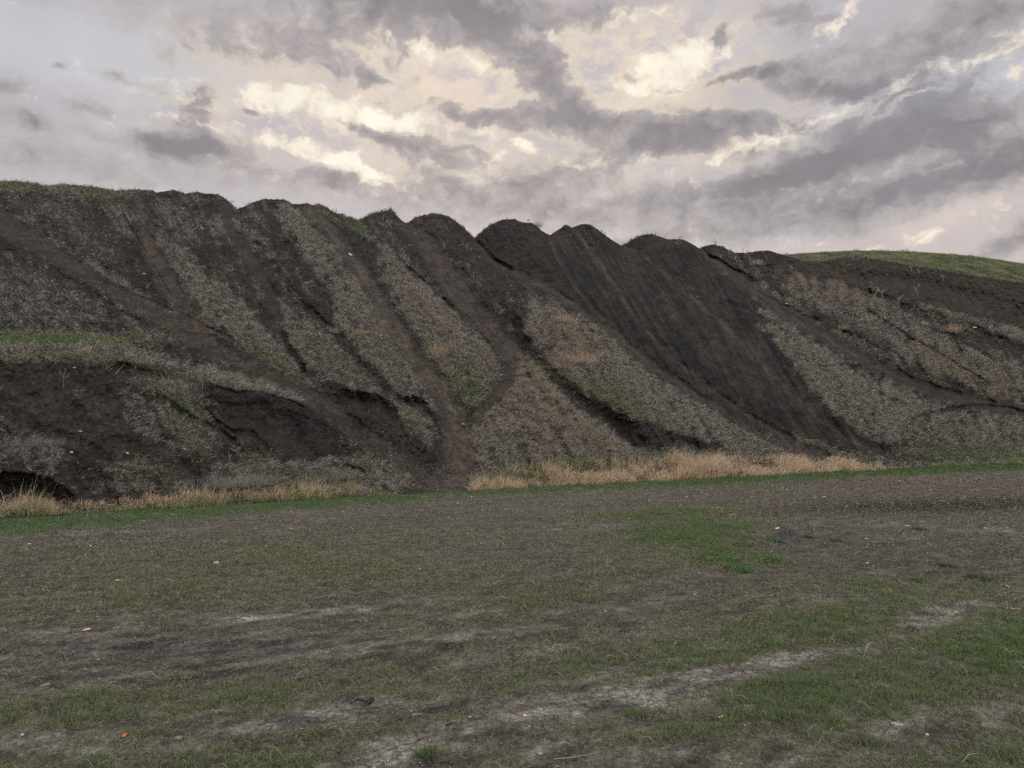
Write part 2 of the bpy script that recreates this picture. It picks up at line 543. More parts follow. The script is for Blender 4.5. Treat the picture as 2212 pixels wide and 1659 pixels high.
# vegetation cover of the slope
nst = fbm(U / 14, W_ / 60, 61, 4)
nsp = fbm(XX / 24, YY / 20, 63, 4)
nbig = fbm(U / 70, W_ / 220, 66, 2)
PA = lambda l: [(a / 2.0, 345.6 + b / 2.0) for a, b in l]
PB = lambda l: [(1106 + a / 2.0, 388.8 + b / 2.0) for a, b in l]
PATCH = [
    (PA([(690, 290), (760, 360), (850, 470), (960, 560), (1080, 650), (1150, 740), (1230, 840), (1300, 920), (1240, 930), (1130, 870), (1000, 790), (900, 700), (850, 640), (800, 520), (740, 430), (690, 350)]), .85),
    (PA([(1200, 600), (1290, 680), (1380, 760), (1440, 840), (1520, 930), (1490, 960), (1380, 940), (1300, 880), (1230, 780), (1200, 680)]), .75),
    (PA([(1200, 180), (1300, 230), (1380, 330), (1480, 440), (1570, 540), (1650, 660), (1720, 770), (1800, 860), (1870, 960), (1890, 1090), (1800, 1030), (1700, 960), (1600, 880), (1500, 760), (1440, 660), (1440, 560), (1340, 450), (1280, 330), (1210, 250)]), .8),
    (PA([(1650, 330), (1760, 470), (1870, 560), (1980, 650), (2080, 770), (2140, 860), (2150, 940), (2060, 1060), (1990, 1040), (1900, 930), (1820, 790), (1730, 640), (1650, 500), (1640, 420)]), .85),
    (PA([(340, 400), (500, 500), (600, 580), (760, 690), (900, 780), (830, 770), (700, 700), (560, 610), (440, 510), (330, 440)]), .7),
    (PA([(420, 850), (700, 880), (1000, 930), (1150, 960), (1330, 1010), (1340, 1050), (1200, 1030), (1000, 1010), (850, 950), (620, 900), (440, 870)]), .9),
    (PA([(1500, 960), (1650, 1000), (1750, 1080), (1850, 1180), (1880, 1260), (1820, 1250), (1700, 1110), (1600, 1030), (1500, 1010)]), .8),
    (PA([(920, 1330), (1100, 1290), (1350, 1290), (1550, 1280), (1800, 1380), (1700, 1440), (900, 1440), (900, 1400)]), .75),
    (PA([(1520, 860), (1700, 930), (1830, 1000), (1870, 1080), (1750, 1040), (1600, 960)]), .5),
    (PA([(-400, 450), (150, 470), (420, 620), (500, 720), (300, 730), (-400, 700)]), .30),
    (PA([(30, 130), (300, 200), (480, 330), (560, 480), (400, 420), (200, 260), (30, 200)]), .18),
    (PA([(660, 180), (760, 200), (860, 330), (820, 380), (720, 280)]), .4),
    (PA([(900, 250), (1060, 260), (1150, 340), (1130, 390), (1000, 360), (900, 300)]), .5),
    (PA([(440, 200), (560, 200), (600, 320), (520, 340)]), .35),
    (PA([(500, 980), (700, 1060), (760, 1150), (880, 1240), (700, 1300), (560, 1180), (480, 1080)]), .4),
    (PA([(-100, 1050), (200, 1130), (330, 1290), (200, 1340), (-100, 1300)]), .4),
    (PA([(500, 1320), (900, 1380), (900, 1440), (400, 1440)]), .4),
    (PB([(100, 500), (250, 560), (400, 660), (520, 760), (680, 880), (850, 960), (960, 1040), (1100, 1120), (1250, 1200), (1000, 1200), (800, 1130), (600, 1060), (420, 980), (250, 880), (130, 790), (60, 640), (60, 540)]), .75),
    (PB([(-60, 640), (20, 720), (150, 830), (300, 970), (450, 1100), (600, 1200), (400, 1230), (0, 1250), (-180, 1230), (-170, 1100), (-120, 960), (-30, 800)]), .8),
    (PB([(1040, 560), (1200, 640), (1350, 740), (1480, 830), (1600, 880), (1780, 960), (1900, 1010), (1700, 1060), (1650, 1140), (1550, 1120), (1400, 1020), (1250, 870), (1130, 720), (1040, 620)]), .95),
    (PB([(1650, 1000), (2400, 1010), (2400, 1150), (1600, 1140)]), .5),
    (PB([(1150, 420), (1400, 430), (1560, 490), (1700, 570), (1850, 650), (2000, 720), (2400, 850), (2400, 1020), (2050, 930), (1850, 850), (1700, 790), (1600, 700), (1480, 640), (1330, 570), (1200, 500)]), .5),
    (PB([(1680, 720), (1900, 760), (2400, 860), (2400, 1000), (2000, 900), (1800, 830)]), .5),
    (PB([(1700, 480), (1900, 560), (2100, 620), (2400, 690), (2400, 760), (2100, 690), (1900, 600), (1750, 540)]), .6),
    (PB([(1850, 420), (2400, 500), (2400, 590), (2050, 500), (1850, 440)]), .4),
    (PB([(990, 430), (1130, 500), (1290, 580), (1270, 590), (1100, 520), (980, 450)]), .8),
    (PB([(1380, 640), (1600, 730), (1680, 790), (1640, 790), (1400, 670)]), .5),
    (PB([(310, 400), (390, 400), (400, 460), (320, 470)]), .35),
    (PB([(520, 420), (640, 530), (620, 580), (500, 460)]), .3),
]
VEG = 0.03 + 0.26 * nst + 0.24 * nsp + 0.20 * nbig
wx2 = XX + 20 * fbm(XX / 30, YY / 30, 131, 4)
wy2 = YY + 20 * fbm(XX / 30, YY / 30, 147, 4)
for pl, am in PATCH:
    pl = np.array(pl)
    bb = (XX[0] > pl[:, 0].min() - 40) & (XX[0] < pl[:, 0].max() + 40)
    js = np.where(bb)[0]
    sl = slice(js[0], js[-1] + 1)
    m_ = soft_poly(wx2[:, sl], wy2[:, sl], [tuple(t) for t in pl], 15)
    VEG[:, sl] = np.maximum(VEG[:, sl], m_ * am * (0.78 + 0.8 * nst[:, sl] + 0.7 * nsp[:, sl]))
VEG -= 0.85 * BIG
VEG -= 0.95 * bank1 + 0.7 * bank2 + 0.75 * bankr + 0.45 * bankb
VEG -= 0.35 * sst(1020, 1080, XX) * (1 - sst(1300, 1500, XX)) * (1 - sst(560, 660, YY))     # upper middle is mostly bare shale
VEG = np.clip(VEG, 0, 1)
trk = np.clip(BARE * 1.05, 0, 1)
VEG *= 1 - trk
VEG *= 1 - 0.85 * np.clip(GUL * 1.2, 0, 1)
VEG = np.maximum(VEG, 0.008 * (1 - trk))

# green share
GR = np.zeros_like(XX)
for (cx, cy, rx, ry, ro, am) in [
        (20, 733, 150, 13, 0, 1.3), (160, 738, 80, 9, 0, .6), (280, 735, 80, 16, 5, .5), (120, 772, 170, 9, 0, .6), (585, 776, 62, 20, -38, .85), (690, 745, 60, 22, -50, .4),
        (745, 792, 40, 16, -45, .6), (850, 775, 45, 22, -40, .5), (1000, 815, 38, 38, 0, .75), (1010, 850, 40, 18, 0, .5),
        (1290, 835, 85, 18, -20, .45), (1350, 875, 70, 20, -25, .5), (1180, 800, 50, 14, -20, .35), (370, 850, 60, 24, -20, .55), (410, 910, 40, 30, -40, .5),
        (890, 905, 42, 14, -52, .8), (1100, 1030, 90, 16, 3, 1.0), (1250, 1000, 80, 12, 3, .7), (1450, 985, 120, 12, 0, .45),
        (1700, 950, 90, 14, -15, .6), (1780, 985, 70, 9, -5, .8), (2060, 975, 150, 12, 3, .9), (2150, 990, 150, 10, 3, .9), (80, 403, 110, 9, 0, .9), (220, 416, 70, 9, 0, .6),
        (765, 485, 34, 7, -38, 1.6), (700, 462, 40, 6, -30, .4), (300, 1010, 60, 20, 0, .35), (640, 1035, 60, 14, 0, .6), (560, 1000, 30, 20, 0, .35),
        (740, 1040, 60, 12, 0, .6), (2050, 690, 60, 12, -20, .25), (470, 820, 80, 9, -10, .5), (820, 1010, 60, 14, -30, .4),
        (1930, 555, 100, 5, 0, .6), (420, 960, 40, 26, -30, .4)]:
    GR += am * blob(XX, YY, cx, cy, rx, ry, ro)
GR = np.clip(GR * (1 + 0.9 * fbm(XX / 16, YY / 10, 71, 3)), 0, 1)
GR *= (1 - 0.9 * trk)
# warm, orange straw share
OR = np.zeros_like(XX)
for (cx, cy, rx, ry, ro, am) in [
        (1150, 900, 140, 80, -20, .3), (1230, 740, 60, 60, -40, .7), (1180, 850, 110, 18, -38, .9), (1290, 950, 110, 14, -30, .6), (1100, 790, 30, 60, 0, .5),
        (1240, 830, 60, 10, -20, .5), (950, 780, 30, 30, 0, .6), (1150, 925, 90, 10, -12, .7), (800, 730, 20, 20, 0, .4), (930, 660, 60, 20, -50, .4), (2060, 700, 20, 16, 0, .6),
        (1780, 620, 130, 26, -15, .5), (2100, 820, 170, 30, -25, .45), (90, 450, 80, 20, -20, .45), (120, 870, 110, 50, 0, .35), (60, 900, 60, 30, 0, .4),
        (250, 1030, 100, 30, 0, .25), (930, 480, 30, 10, 0, .8), (1100, 478, 30, 5, 0, .4), (600, 500, 14, 20, 0, .3),
        (1720, 690, 100, 12, -32, .5), (200, 640, 140, 12, -30, .4), (500, 655, 60, 10, -40, .4), (1900, 560, 60, 8, 0, .3)]:
    OR += am * blob(XX, YY, cx, cy, rx, ry, ro)
OR = np.clip(OR * (1 + 0.8 * fbm(XX / 20, YY / 14, 81, 3)), 0, 1)

brown = np.clip(0.35 + 0.5 * fbm(XX / 120, YY / 80, 91, 3) + 0.7 * TM['a'] + 0.8 * TM['b'] + 0.3 * TM['d'] + 0.5 * bankb
                - 0.1 * BIG + 0.6 * BIG * fbm(U / 22, W_ / 260, 99, 3) + 0.6 * sst(1650, 1750, XX) * bankr, 0, 1)
hcol = mixc(np.broadcast_to(SOIL_DK * 1.0, XX.shape + (3,)), SOIL_BR * 0.9, brown)
hcol = mixc(hcol, SOIL_BR * 1.05, 0.8 * trk * (1 - 0.75 * BIG))
hcol = mixc(hcol, SOIL_BR * 2.1, 0.62 * (TM['d'] + 0.6 * TM['b'] + 0.5 * TM['e']) * (1 - BIG) * np.clip(0.7 + 0.5 * fbm(W_ / 70, U / 12, 34, 2), 0, 1))
# paler dust where wheels ran
for k in 'dfghij':
    pts = TR[k]
    d, s, w, t = poly_dist(wx, wy, pts)
    hcol = mixc(hcol, np.array([0.066, 0.059, 0.053]), 0.8 * np.exp(-((d / (0.30 * w)) ** 2)) * (0.5 + 0.5 * fbm(W_ / 60, U / 10, 33, 2)))
hcol = mixc(hcol, LITTER * 0.85, 0.8 * VEG)
hcol = mixc(hcol, TURF * 1.3, 0.75 * GR)
hcol *= (1 + 0.22 * fbm(U / 6, W_ / 40, 95, 3) + 0.6 * BIG * fbm(U / 9, W_ / 160, 97, 4) + 0.25 * BIG * fbm(XX / 30, YY / 24, 98, 3))[..., None]
# back slope behind the skyline
yrs = np.minimum.reduce([Pz[-1], np.roll(Pz[-1], 25), np.roll(Pz[-1], -25)])
ker = np.ones(61) / 61
zb = np.convolve(np.pad(yrs, 30, 'edge'), ker, 'valid')
back = [0.15, 0.4, 0.8, 1.4, 2.2, 3.5, 5.5, 9, 15, 25, 45]
ax, _ = ray(xs, yr)
Bx, By, Bz, Bc = [], [], [], []
for s in back:
    d = DD[-1] + s
    w = sst(0, 6, np.array(s))
    Bx.append(ax * d)
    By.append(d)
    Bz.append(Pz[-1] * (1 - w) + (zb - 0.8) * w - 0.10 * s - 0.02 * s * s * (s < 6) - (0.72 if s >= 6 else 0))
    Bc.append(hcol[-1])
Fx, Fy, Fz, Fc = [], [], [], []
for s in (4.0, 1.5, 0.5):
    Fx.append(ax * 0 + ray(xs, yf)[0] * (D0 - s))
    Fy.append(D0 - s)
    Fz.append(np.full(len(xs), -0.12 * s - 0.05))
    Fc.append(hcol[0])
HX = np.vstack([Fx, Px, Bx])
HY = np.vstack([Fy, DD, By])
HZ = np.vstack([Fz, Pz, Bz])
HC = np.vstack([np.array(Fc), hcol, np.array(Bc)])
nf = len(Fx)
q, fs = grid_faces(HX.shape[0], HX.shape[1])
hill = mesh_obj("hill", np.stack([HX, HY, HZ], -1).reshape(-1, 3), q, fs, M_HILL, HC.reshape(-1, 3))
tag(hill, "dark eroded shale hillside with tyre tracks and gullies running down it", "hillside", kind="structure")

P = np.stack([Px, DD, Pz], -1)
gx = np.gradient(P, axis=1)
gy = np.gradient(P, axis=0)
NRM = np.cross(gx, gy)
NRM /= np.linalg.norm(NRM, axis=-1, keepdims=True) + 1e-9
NRM[NRM[..., 2] < 0] *= -1
AREA = np.linalg.norm(np.cross(gx, gy), axis=-1)


def hill_at(x, y):
    """point of the slope at a survey coordinate"""
    j = int(np.argmin(abs(xs - x)))
    i = int(np.argmin(abs(YY[:, j] - y)))
    return P[i, j].copy(), NRM[i, j].copy()


# ================================================================== ground
def ground_point(x, y):
    a, e = ray(x, y)
    d = EYE / (-e)
    return a * d, d


def ground_z(X, Y):
    r = np.sqrt(X * X + Y * Y)
    near = 1 / (1 + (r / 60) ** 2)
    z = 0.035 * fbm(X / 4.5, Y / 4.5, 101, 3) * near
    u, v = X * 0.85 + Y * 0.52, -X * 0.52 + Y * 0.85
    z = z + 0.016 * fbm(u / 1.6, v / 0.35, 105, 3) * near
    # soft windrow beyond the turning place on the right
    t = (v - (12.8 + 0.22 * (u - 20)))
    z = z + 0.10 * np.exp(-(t / 1.3) ** 2) * sst(20, 26, u) * (1 - sst(80, 120, u))
    return z


def fine_z(X, Y, clay, grn):
    return (0.016 * fbm(X / 0.13, Y / 0.13, 111, 3) + 0.006 * fbm(X / 0.035, Y / 0.035, 113, 2)) * (1 - 0.45 * clay)


az = np.concatenate([np.radians(np.arange(-180, -43, 4.0)), np.radians(np.linspace(-40, 40, 980)), np.radians(np.arange(43, 181, 4.0))])
dyp = np.concatenate([[5200, 3600, 2600, 2000, 1600, 1300, 1100, 980, 880, 800], np.linspace(740, 30, 500), [26, 20, 14, 9, 5, 2.5, 1.2, 0.7]])
rad = EYE * F / dyp
A2, R2 = np.meshgrid(az, rad)
GX, GY = R2 * np.sin(A2), R2 * np.cos(A2)
front = GY > 0.8
SXV = np.where(front, CX + F * (GX / np.maximum(GY, 0.8)) * 1.0, 9999)
SYV = np.where(front, 950.5 + EYE * F / np.maximum(GY, 0.8), 9999)


def ground_masks(X, Y):
    """clay, green, colour from place on the ground. X, Y in metres"""
    sy = np.where(Y > 0.8, 950.5 + EYE * F / np.maximum(Y, 0.8), 9999)
    sx = np.where(Y > 0.8, CX + F * X / np.maximum(Y, 0.8), -9999)
    u, v = X * 0.86 + Y * 0.50, -X * 0.50 + Y * 0.86
    n1 = fbm(u / 1.3, v / 0.45, 201, 4)
    n2 = fbm(u / 0.35, v / 0.18, 203, 3)
    n3 = fbm(u / 5.0, v / 1.6, 205, 3)
    clay = np.zeros_like(X)
    # streaks as ground lines
    for pts, w, am in [
            ([(450, 1338), (620, 1326), (800, 1318)], 9, .55), ([(720, 1420), (860, 1402), (1000, 1380)], 8, .5),
            ([(520, 1335), (640, 1322), (780, 1316)], 7, .5),
            ([(60, 1612), (250, 1568), (400, 1548), (480, 1535)], 14, .8), ([(480, 1575), (620, 1560), (760, 1540), (850, 1522)], 12, .8),
            ([(840, 1614), (1000, 1588), (1130, 1552), (1250, 1528), (1400, 1500), (1540, 1462)], 17, 1.25),
            ([(1150, 1625), (1230, 1606), (1300, 1600)], 9, .9), ([(1180, 1655), (1350, 1642), (1500, 1618)], 11, .8),
            ([(1550, 1346), (1700, 1310), (1860, 1284)], 8, .6), ([(1400, 1512), (1600, 1470), (1750, 1432), (1900, 1385), (2030, 1340)], 11, .9), ([(1950, 1345), (2080, 1318), (2240, 1296)], 9, .8), ([(1540, 1462), (1680, 1430), (1800, 1408)], 10, .6),
            ([(1800, 1128), (1950, 1135), (2212, 1150)], 8, .4), ([(1900, 1565), (2080, 1535), (2260, 1520)], 18, .45),
            ([(1680, 1600), (1850, 1598), (2000, 1590)], 16, .5), ([(700, 1655), (860, 1648), (1000, 1640)], 10, .7),
            ([(900, 1500), (1050, 1470), (1180, 1450)], 14, .4), ([(1950, 1330), (2212, 1290)], 9, .45), ([(130, 1358), (260, 1350)], 8, .6),
            ([(1240, 1470), (1400, 1430), (1560, 1400)], 12, .35), ([(1000, 1370), (1130, 1352), (1250, 1345)], 5, .4),
            ([(1330, 1580), (1500, 1560), (1620, 1530)], 9, .5), ([(1560, 1660), (1800, 1640), (2000, 1640)], 14, .4),
            ([(0, 1140), (120, 1146), (260, 1152)], 6, .4), ([(1250, 1150), (1320, 1140)], 6, .4)]:
        gp = [ground_point(a, b) for a, b in pts]
        px = [(float(g[0]), float(g[1])) for g in gp]
        d, _, _, _ = poly_dist(X, Y, px)
        ym = sum(b for _, b in pts) / len(pts)
        wm = w * (EYE * F / (ym - 950.5)) ** 2 / (EYE * F)    # px height -> metres of ground depth
        wm = max(wm, 0.03) * 1.25
        am = am * (0.8 if am < 1.1 else 0.95)
        clay += am * np.exp(-(d / wm) ** 2) * (0.75 + 0.9 * n1 + 0.5 * n2)
    clay += 0.50 * np.clip(n1 + 0.4 * n3 + 0.0, 0, 1) * sst(13, 5, Y)
    clay += 0.18 * np.clip(n1 + 0.2, 0, 1)
    clay = np.clip(clay, 0, 1)
    gr = 0.20 + 0.30 * n3 + 0.20 * n1 - 0.16 * sst(11, 18, Y) - 0.5 * np.exp(-((sy - 1092) / 16.0) ** 2) * sst(1650, 1850, sx)
    gr += 0.22 * sst(1400, 1500, sy)
    deep = np.zeros_like(X)
    for (cx, cy, rx, ry, ro, am, dp) in [
            (1480, 1150, 150, 36, 0, .8, .9), (1600, 1205, 130, 20, 0, .5, .6), (1450, 1105, 200, 12, 2, .8, .3), (2160, 1400, 150, 55, 8, .8, 1.0),
            (1850, 1420, 400, 100, 4, .30, .12), (1800, 1340, 330, 50, 6, .6, .35), (1300, 1420, 260, 45, 6, .3, .1), (1700, 1470, 260, 40, 10, .4, .3), (620, 1205, 200, 18, 0, .45, .1),
            (330, 1260, 260, 45, 2, .35, .05), (860, 1235, 200, 26, 0, .3, .05), (200, 1515, 260, 35, 3, .45, .1), (520, 1490, 200, 24, 8, .4, .1),
            (700, 1600, 300, 28, 4, .35, .1), (1500, 1560, 260, 34, 8, .45, .3), (1900, 1500, 260, 44, 6, .4, .3), (2100, 1630, 240, 34, 0, .35, .3),
            (1120, 1460, 160, 20, 6, .3, .1), (1500, 1420, 160, 22, 6, .35, .4), (1180, 1280, 140, 18, 8, .3, .2), (400, 1640, 300, 20, 0, .3, .1),
            (1800, 1260, 260, 16, 2, .35, .3), (1750, 1570, 120, 24, 8, .4, .3), (960, 1260, 90, 12, 0, .2, .1)]:
        b = blob(sx, sy, cx, cy, rx, ry, ro)
        gr += am * b
        deep += dp * b
    for (cx, cy, rx, ry, ro, am) in [(430, 1385, 330, 22, 0, .55), (1950, 1195, 330, 34, -4, .7), (1900, 1060, 380, 34, 3, .8), (900, 1110, 500, 28, 3, .35),
                                     (1230, 1600, 120, 10, 0, .3), (1060, 1500, 140, 18, 4, .4), (1320, 1310, 120, 10, 8, .3), (300, 1440, 300, 20, 0, .25)]:
        gr -= am * blob(sx, sy, cx, cy, rx, ry, ro)
    gr = gr * (1 + 0.5 * n2) + 0.20 * n2
    gr = np.clip(gr - 0.55 * clay, 0, 1)
    # close short green strip along the foot of the slope
    yb = interp(sx, [(-1200, 1290), (-60, 1160), (0, 1154), (200, 1135), (400, 1116), (600, 1101), (850, 1081), (1000, 1071), (1300, 1056),
                     (1600, 1042), (1900, 1026), (2212, 1011), (2715, 993), (3400, 984)])
    n5 = fbm(u / 0.6, v / 0.25, 241, 3)
    strip = sst(7, -5, sy - yb + 6 * n2 + 9 * n5 * sst(1600, 600, sx)) * (Y > 0.8) * (1 - 0.65 * blob(sx, sy, 968, 1066, 60, 30))
    cl4 = fbm(X / 0.5, Y / 0.8, 233, 3)
    deep = np.clip(deep * (1 + 0.6 * n1 + 1.1 * cl4), 0, 1)
    gr = np.clip(gr + 0.5 * deep * cl4, 0, 1)
    pur = np.clip(0.1 + 0.4 * n3 + blob(sx, sy, 430, 1385, 380, 28) + 0.8 * blob(sx, sy, 1950, 1090, 260, 9, 2), 0, 1)
    col = mixc(np.broadcast_to(SOIL, X.shape + (3,)), SOIL_PU, pur)
    pass
    col = mixc(col, SOIL_BR * 1.1, 0.5 * np.clip(n3 + 0.6 * blob(sx, sy, 1950, 1160, 320, 70), 0, 1))
    col = mixc(col, np.array([0.070, 0.058, 0.050]), 0.75 * sst(14, 20, Y) * sst(1250, 1700, sx))
    far = sst(9, 18, Y)
    col = mixc(col, LITTER * 0.85, 0.30 * far * (1 - pur))
    col = mixc(col, LITTER * 1.1, 0.5 * sst(9, 5, Y) * np.clip(0.4 + n2, 0, 1))
    dkb = np.clip(1.1 * blob(sx, sy, 2060, 1090, 340, 14, 1.5) * (1 + 0.4 * n1), 0, 0.92)
    col = mixc(col, SOIL_DK, dkb)
    col = mixc(col, CLAY, 0.85 * clay * np.clip(0.85 + 0.9 * n2, 0.2, 1.1))
    col = mixc(col, TURF * 1.15, 0.55 * gr)
    col = mixc(col, G_DEEP * 0.9, np.clip(0.8 * strip, 0, 1))
    col = col * (1 + 0.35 * n2 + 0.18 * n1)[..., None]
    return clay, gr, deep, strip, col


clay, gr, deep, strip, gcol = ground_masks(GX, GY)
GZ = ground_z(GX, GY)
GZ = GZ + fine_z(GX, GY, clay, gr) * sst(40, 10, R2)
# the ground runs on below the slope
ft = np.interp(np.clip(SXV, -1190, 3400), xs, D0)
GZ -= np.where(front & (np.abs(A2) < 0.95), sst(0, 2.0, GY - ft - 0.3) * 0.6, 0)
q, fs = grid_faces(GX.shape[0], GX.shape[1])
gv = np.stack([GX, GY, GZ], -1)
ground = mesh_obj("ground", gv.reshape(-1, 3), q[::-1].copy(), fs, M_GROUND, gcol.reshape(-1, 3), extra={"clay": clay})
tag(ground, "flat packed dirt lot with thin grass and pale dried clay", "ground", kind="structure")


def gz_at(X, Y):
    return float(ground_z(np.array(X, float), np.array(Y, float)))


# ================================================================== blades
def blades(name, base, nrm, length, width, lean, col_base, col_tip, mat, seed, tri=False, heading=None):
    """curved blades; base (n,3), nrm up direction, lean 0..1 how far it lies down; colours (n,3)"""
    r = np.random.default_rng(seed)
    n = len(base)
    th = r.uniform(0, 2 * np.pi, n)
    if heading is not None:
        th = heading
    hx = np.stack([np.cos(th), np.sin(th), np.zeros(n)], -1)
    hx -= nrm * np.sum(hx * nrm, -1, keepdims=True)
    hx /= np.linalg.norm(hx, axis=-1, keepdims=True) + 1e-9
    ph = r.uniform(0, 2 * np.pi, n)
    rv = np.stack([np.cos(ph), np.sin(ph), r.uniform(-.4, .4, n)], -1)
    L = length[:, None]
    ln = lean[:, None]
    d1 = nrm * (1 - 0.6 * ln) + hx * 0.6 * ln
    d2 = nrm * (1 - ln) + hx * ln + np.array([0, 0, -0.25]) * ln
    d1 /= np.linalg.norm(d1, axis=-1, keepdims=True)
    d2 /= np.linalg.norm(d2, axis=-1, keepdims=True)
    side = np.cross(d1, rv)
    side /= np.linalg.norm(side, axis=-1, keepdims=True) + 1e-9
    w = width[:, None] * 0.5
    if tri:
        tip = base + (d1 * 0.5 + d2 * 0.5) * L
        V = np.stack([base - side * w, base + side * w, tip], 1).reshape(-1, 3)
        idx = np.arange(n * 3)
        fsz = np.full(n, 3)
        cc = np.stack([col_base, col_base, col_tip], 1).reshape(-1, 3)
    else:
        mid = base + d1 * L * 0.5
        tip = mid + d2 * L * 0.5
        V = np.stack([base - side * w, base + side * w, mid + side * w * 0.75, mid - side * w * 0.75, tip], 1).reshape(-1, 3)
        b = np.arange(n)[:, None] * 5
        idx = np.concatenate([b + np.array([0, 1, 2, 3]), b + np.array([3, 2, 4])], 1).reshape(-1)
        fsz = np.tile([4, 3], n)
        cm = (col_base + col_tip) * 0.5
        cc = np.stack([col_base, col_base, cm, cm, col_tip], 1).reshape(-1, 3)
    return mesh_obj(name, V, idx, fsz, mat, cc, smooth=False)


def sample(weights, n, r):
    c = np.cumsum(weights.ravel())
    return np.searchsorted(c, r.uniform(0, c[-1], n))


def pickc(r, n, cols, probs):
    cols = np.array(cols)
    i = r.choice(len(cols), n, p=np.array(probs) / sum(probs))
    return cols[i] * r.uniform(0.7, 1.35, (n, 1))


# ---- foreground turf
r = np.random.default_rng(21)
gxg = np.gradient(gv, axis=1)
gyg = np.gradient(gv, axis=0)
GA = np.linalg.norm(np.cross(gxg, gyg), axis=-1)
vis = front & (np.abs(A2) < math.radians(39)) & (R2 < 60) & (R2 > 3.0) & (GY < ft - 0.2)
tuft = 0.2 + 1.9 * np.clip(fbm(GX / 0.2, GY / 0.2, 301, 3) + 0.1, 0, 1)
cover = (0.09 + 1.0 * gr ** 1.2) * (1 - 0.75 * clay)
lod = np.minimum(1, (5.5 / R2) ** 1.5)
wts = GA * cover * tuft * lod * vis
n = 360000
ii = sample(wts, n, r)
b = gv.reshape(-1, 3)[ii].copy()
R_ = R2.ravel()[ii]
sc_ = (R_ / 5.0)
b[:, 0] += r.normal(0, 0.010, n) * sc_
b[:, 1] += r.normal(0, 0.012, n) * sc_
b[:, 2] -= 0.004
gg = gr.ravel()[ii]
dd = deep.ravel()[ii]
L = r.uniform(0.018, 0.046, n) * (0.8 + 0.5 * gg + 0.3 * dd) * np.maximum(1, sc_ ** 0.45)
Wd = r.uniform(0.0024, 0.0048, n) * np.maximum(1, sc_ ** 0.85)
isg = r.uniform(0, 1, n) < np.clip(0.25 + 0.62 * gg + 0.5 * dd, 0, 0.92)
cg = pickc(r, n, [G_OLIVE, TURF * 1.3, [0.11, 0.16, 0.075], [0.22, 0.24, 0.13]], [4, 3, 2, 3])
cg = mixc(cg, np.array([0.085, 0.165, 0.06]), np.clip(dd, 0, 1) * 0.6)
cs = pickc(r, n, [STRAW * 0.9, LITTER * 1.9, [0.28, 0.25, 0.20], [0.07, 0.062, 0.055]], [3, 4, 3, 3])
stem = r.uniform(0, 1, n) < 0.0025
L = np.where(stem, r.uniform(0.07, 0.17, n) * np.maximum(1, sc_ ** 0.3), L)
isg &= ~stem
cs = np.where(stem[:, None], STRAW * r.uniform(0.8, 1.25, (n, 1)), cs)
cc = np.where(isg[:, None], cg, cs)
lean = np.where(isg, r.uniform(0.1, 0.75, n), r.uniform(0.7, 1.0, n))
up3 = np.tile([0, 0, 1.0], (n, 1))
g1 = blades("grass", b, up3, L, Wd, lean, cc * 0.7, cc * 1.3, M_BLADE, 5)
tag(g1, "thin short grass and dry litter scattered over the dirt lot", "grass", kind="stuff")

# ---- close green strip along the foot
r = np.random.default_rng(22)
wts = GA * strip * (front & (np.abs(A2) < math.radians(41)) & (R2 < 75)) * (GY < ft + 1.2) * np.minimum(1, (14 / R2) ** 1.4)
n = 70000
ii = sample(wts, n, r)
b = gv.reshape(-1, 3)[ii].copy()
R_ = R2.ravel()[ii]
b[:, 0] += r.normal(0, 0.03, n)
b[:, 1] += r.normal(0, 0.05, n)
b[:, 2] -= 0.01
L = r.uniform(0.03, 0.11, n) * (0.6 + 0.9 * np.clip(fbm(b[:, 0] / 0.5, b[:, 1] / 0.5, 247, 2) + .4, 0, 1.2)) * np.maximum(1, (R_ / 18) ** 0.5)
Wd = r.uniform(0.005, 0.009, n) * np.maximum(1, (R_ / 16))
cg = pickc(r, n, [G_DEEP * 1.2, TURF * 1.4, [0.10, 0.19, 0.07], [0.24, 0.23, 0.12]], [5, 2, 2, 1.2])
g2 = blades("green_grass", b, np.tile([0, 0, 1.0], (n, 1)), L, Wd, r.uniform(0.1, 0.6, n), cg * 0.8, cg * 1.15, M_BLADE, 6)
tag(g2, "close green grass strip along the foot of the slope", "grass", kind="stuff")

# ---- matted dry grass on the slope
r = np.random.default_rng(23)
Rh = np.sqrt(P[..., 0] ** 2 + P[..., 1] ** 2)
inview = (XX > -70) & (XX < 2290)
clump = 0.08 + 2.2 * np.clip(fbm(P[..., 0] / 0.35 + P[..., 1] / 0.5, P[..., 2] / 0.25, 401, 3) + 0.25, 0, 1)
wts = AREA * (VEG ** 1.5 + 0.6 * GR) * clump * inview / Rh ** 1.3
n = 430000
ii = sample(wts, n, r)
b = P.reshape(-1, 3)[ii].copy()
nn = NRM.reshape(-1, 3)[ii]
R_ = Rh.ravel()[ii]
k = R_ / 30
b += r.normal(0, 0.02, (n, 3)) * k[:, None]
b -= nn * 0.01
L = np.clip(r.lognormal(-2.2, 0.45, n), 0.04, 0.34) * (0.7 + 0.5 * k)
Wd = r.uniform(0.006, 0.015, n) * (0.5 + 0.8 * k)
gm = GR.ravel()[ii]
om = OR.ravel()[ii]
isg = r.uniform(0, 1, n) < gm * 0.9
cs = pickc(r, n, [STRAW_GY * 1.35, STRAW_GY * 0.7, STRAW * 1.05, [0.085, 0.072, 0.062]], [4, 3.5, 4, 4])
cs = mixc(cs, STRAW_OR * 0.72, om * 0.6)
cg = pickc(r, n, [[0.10, 0.165, 0.07], [0.07, 0.13, 0.055], G_OLIVE * 1.1], [3, 2, 4])
cc = np.where(isg[:, None], cg, cs)
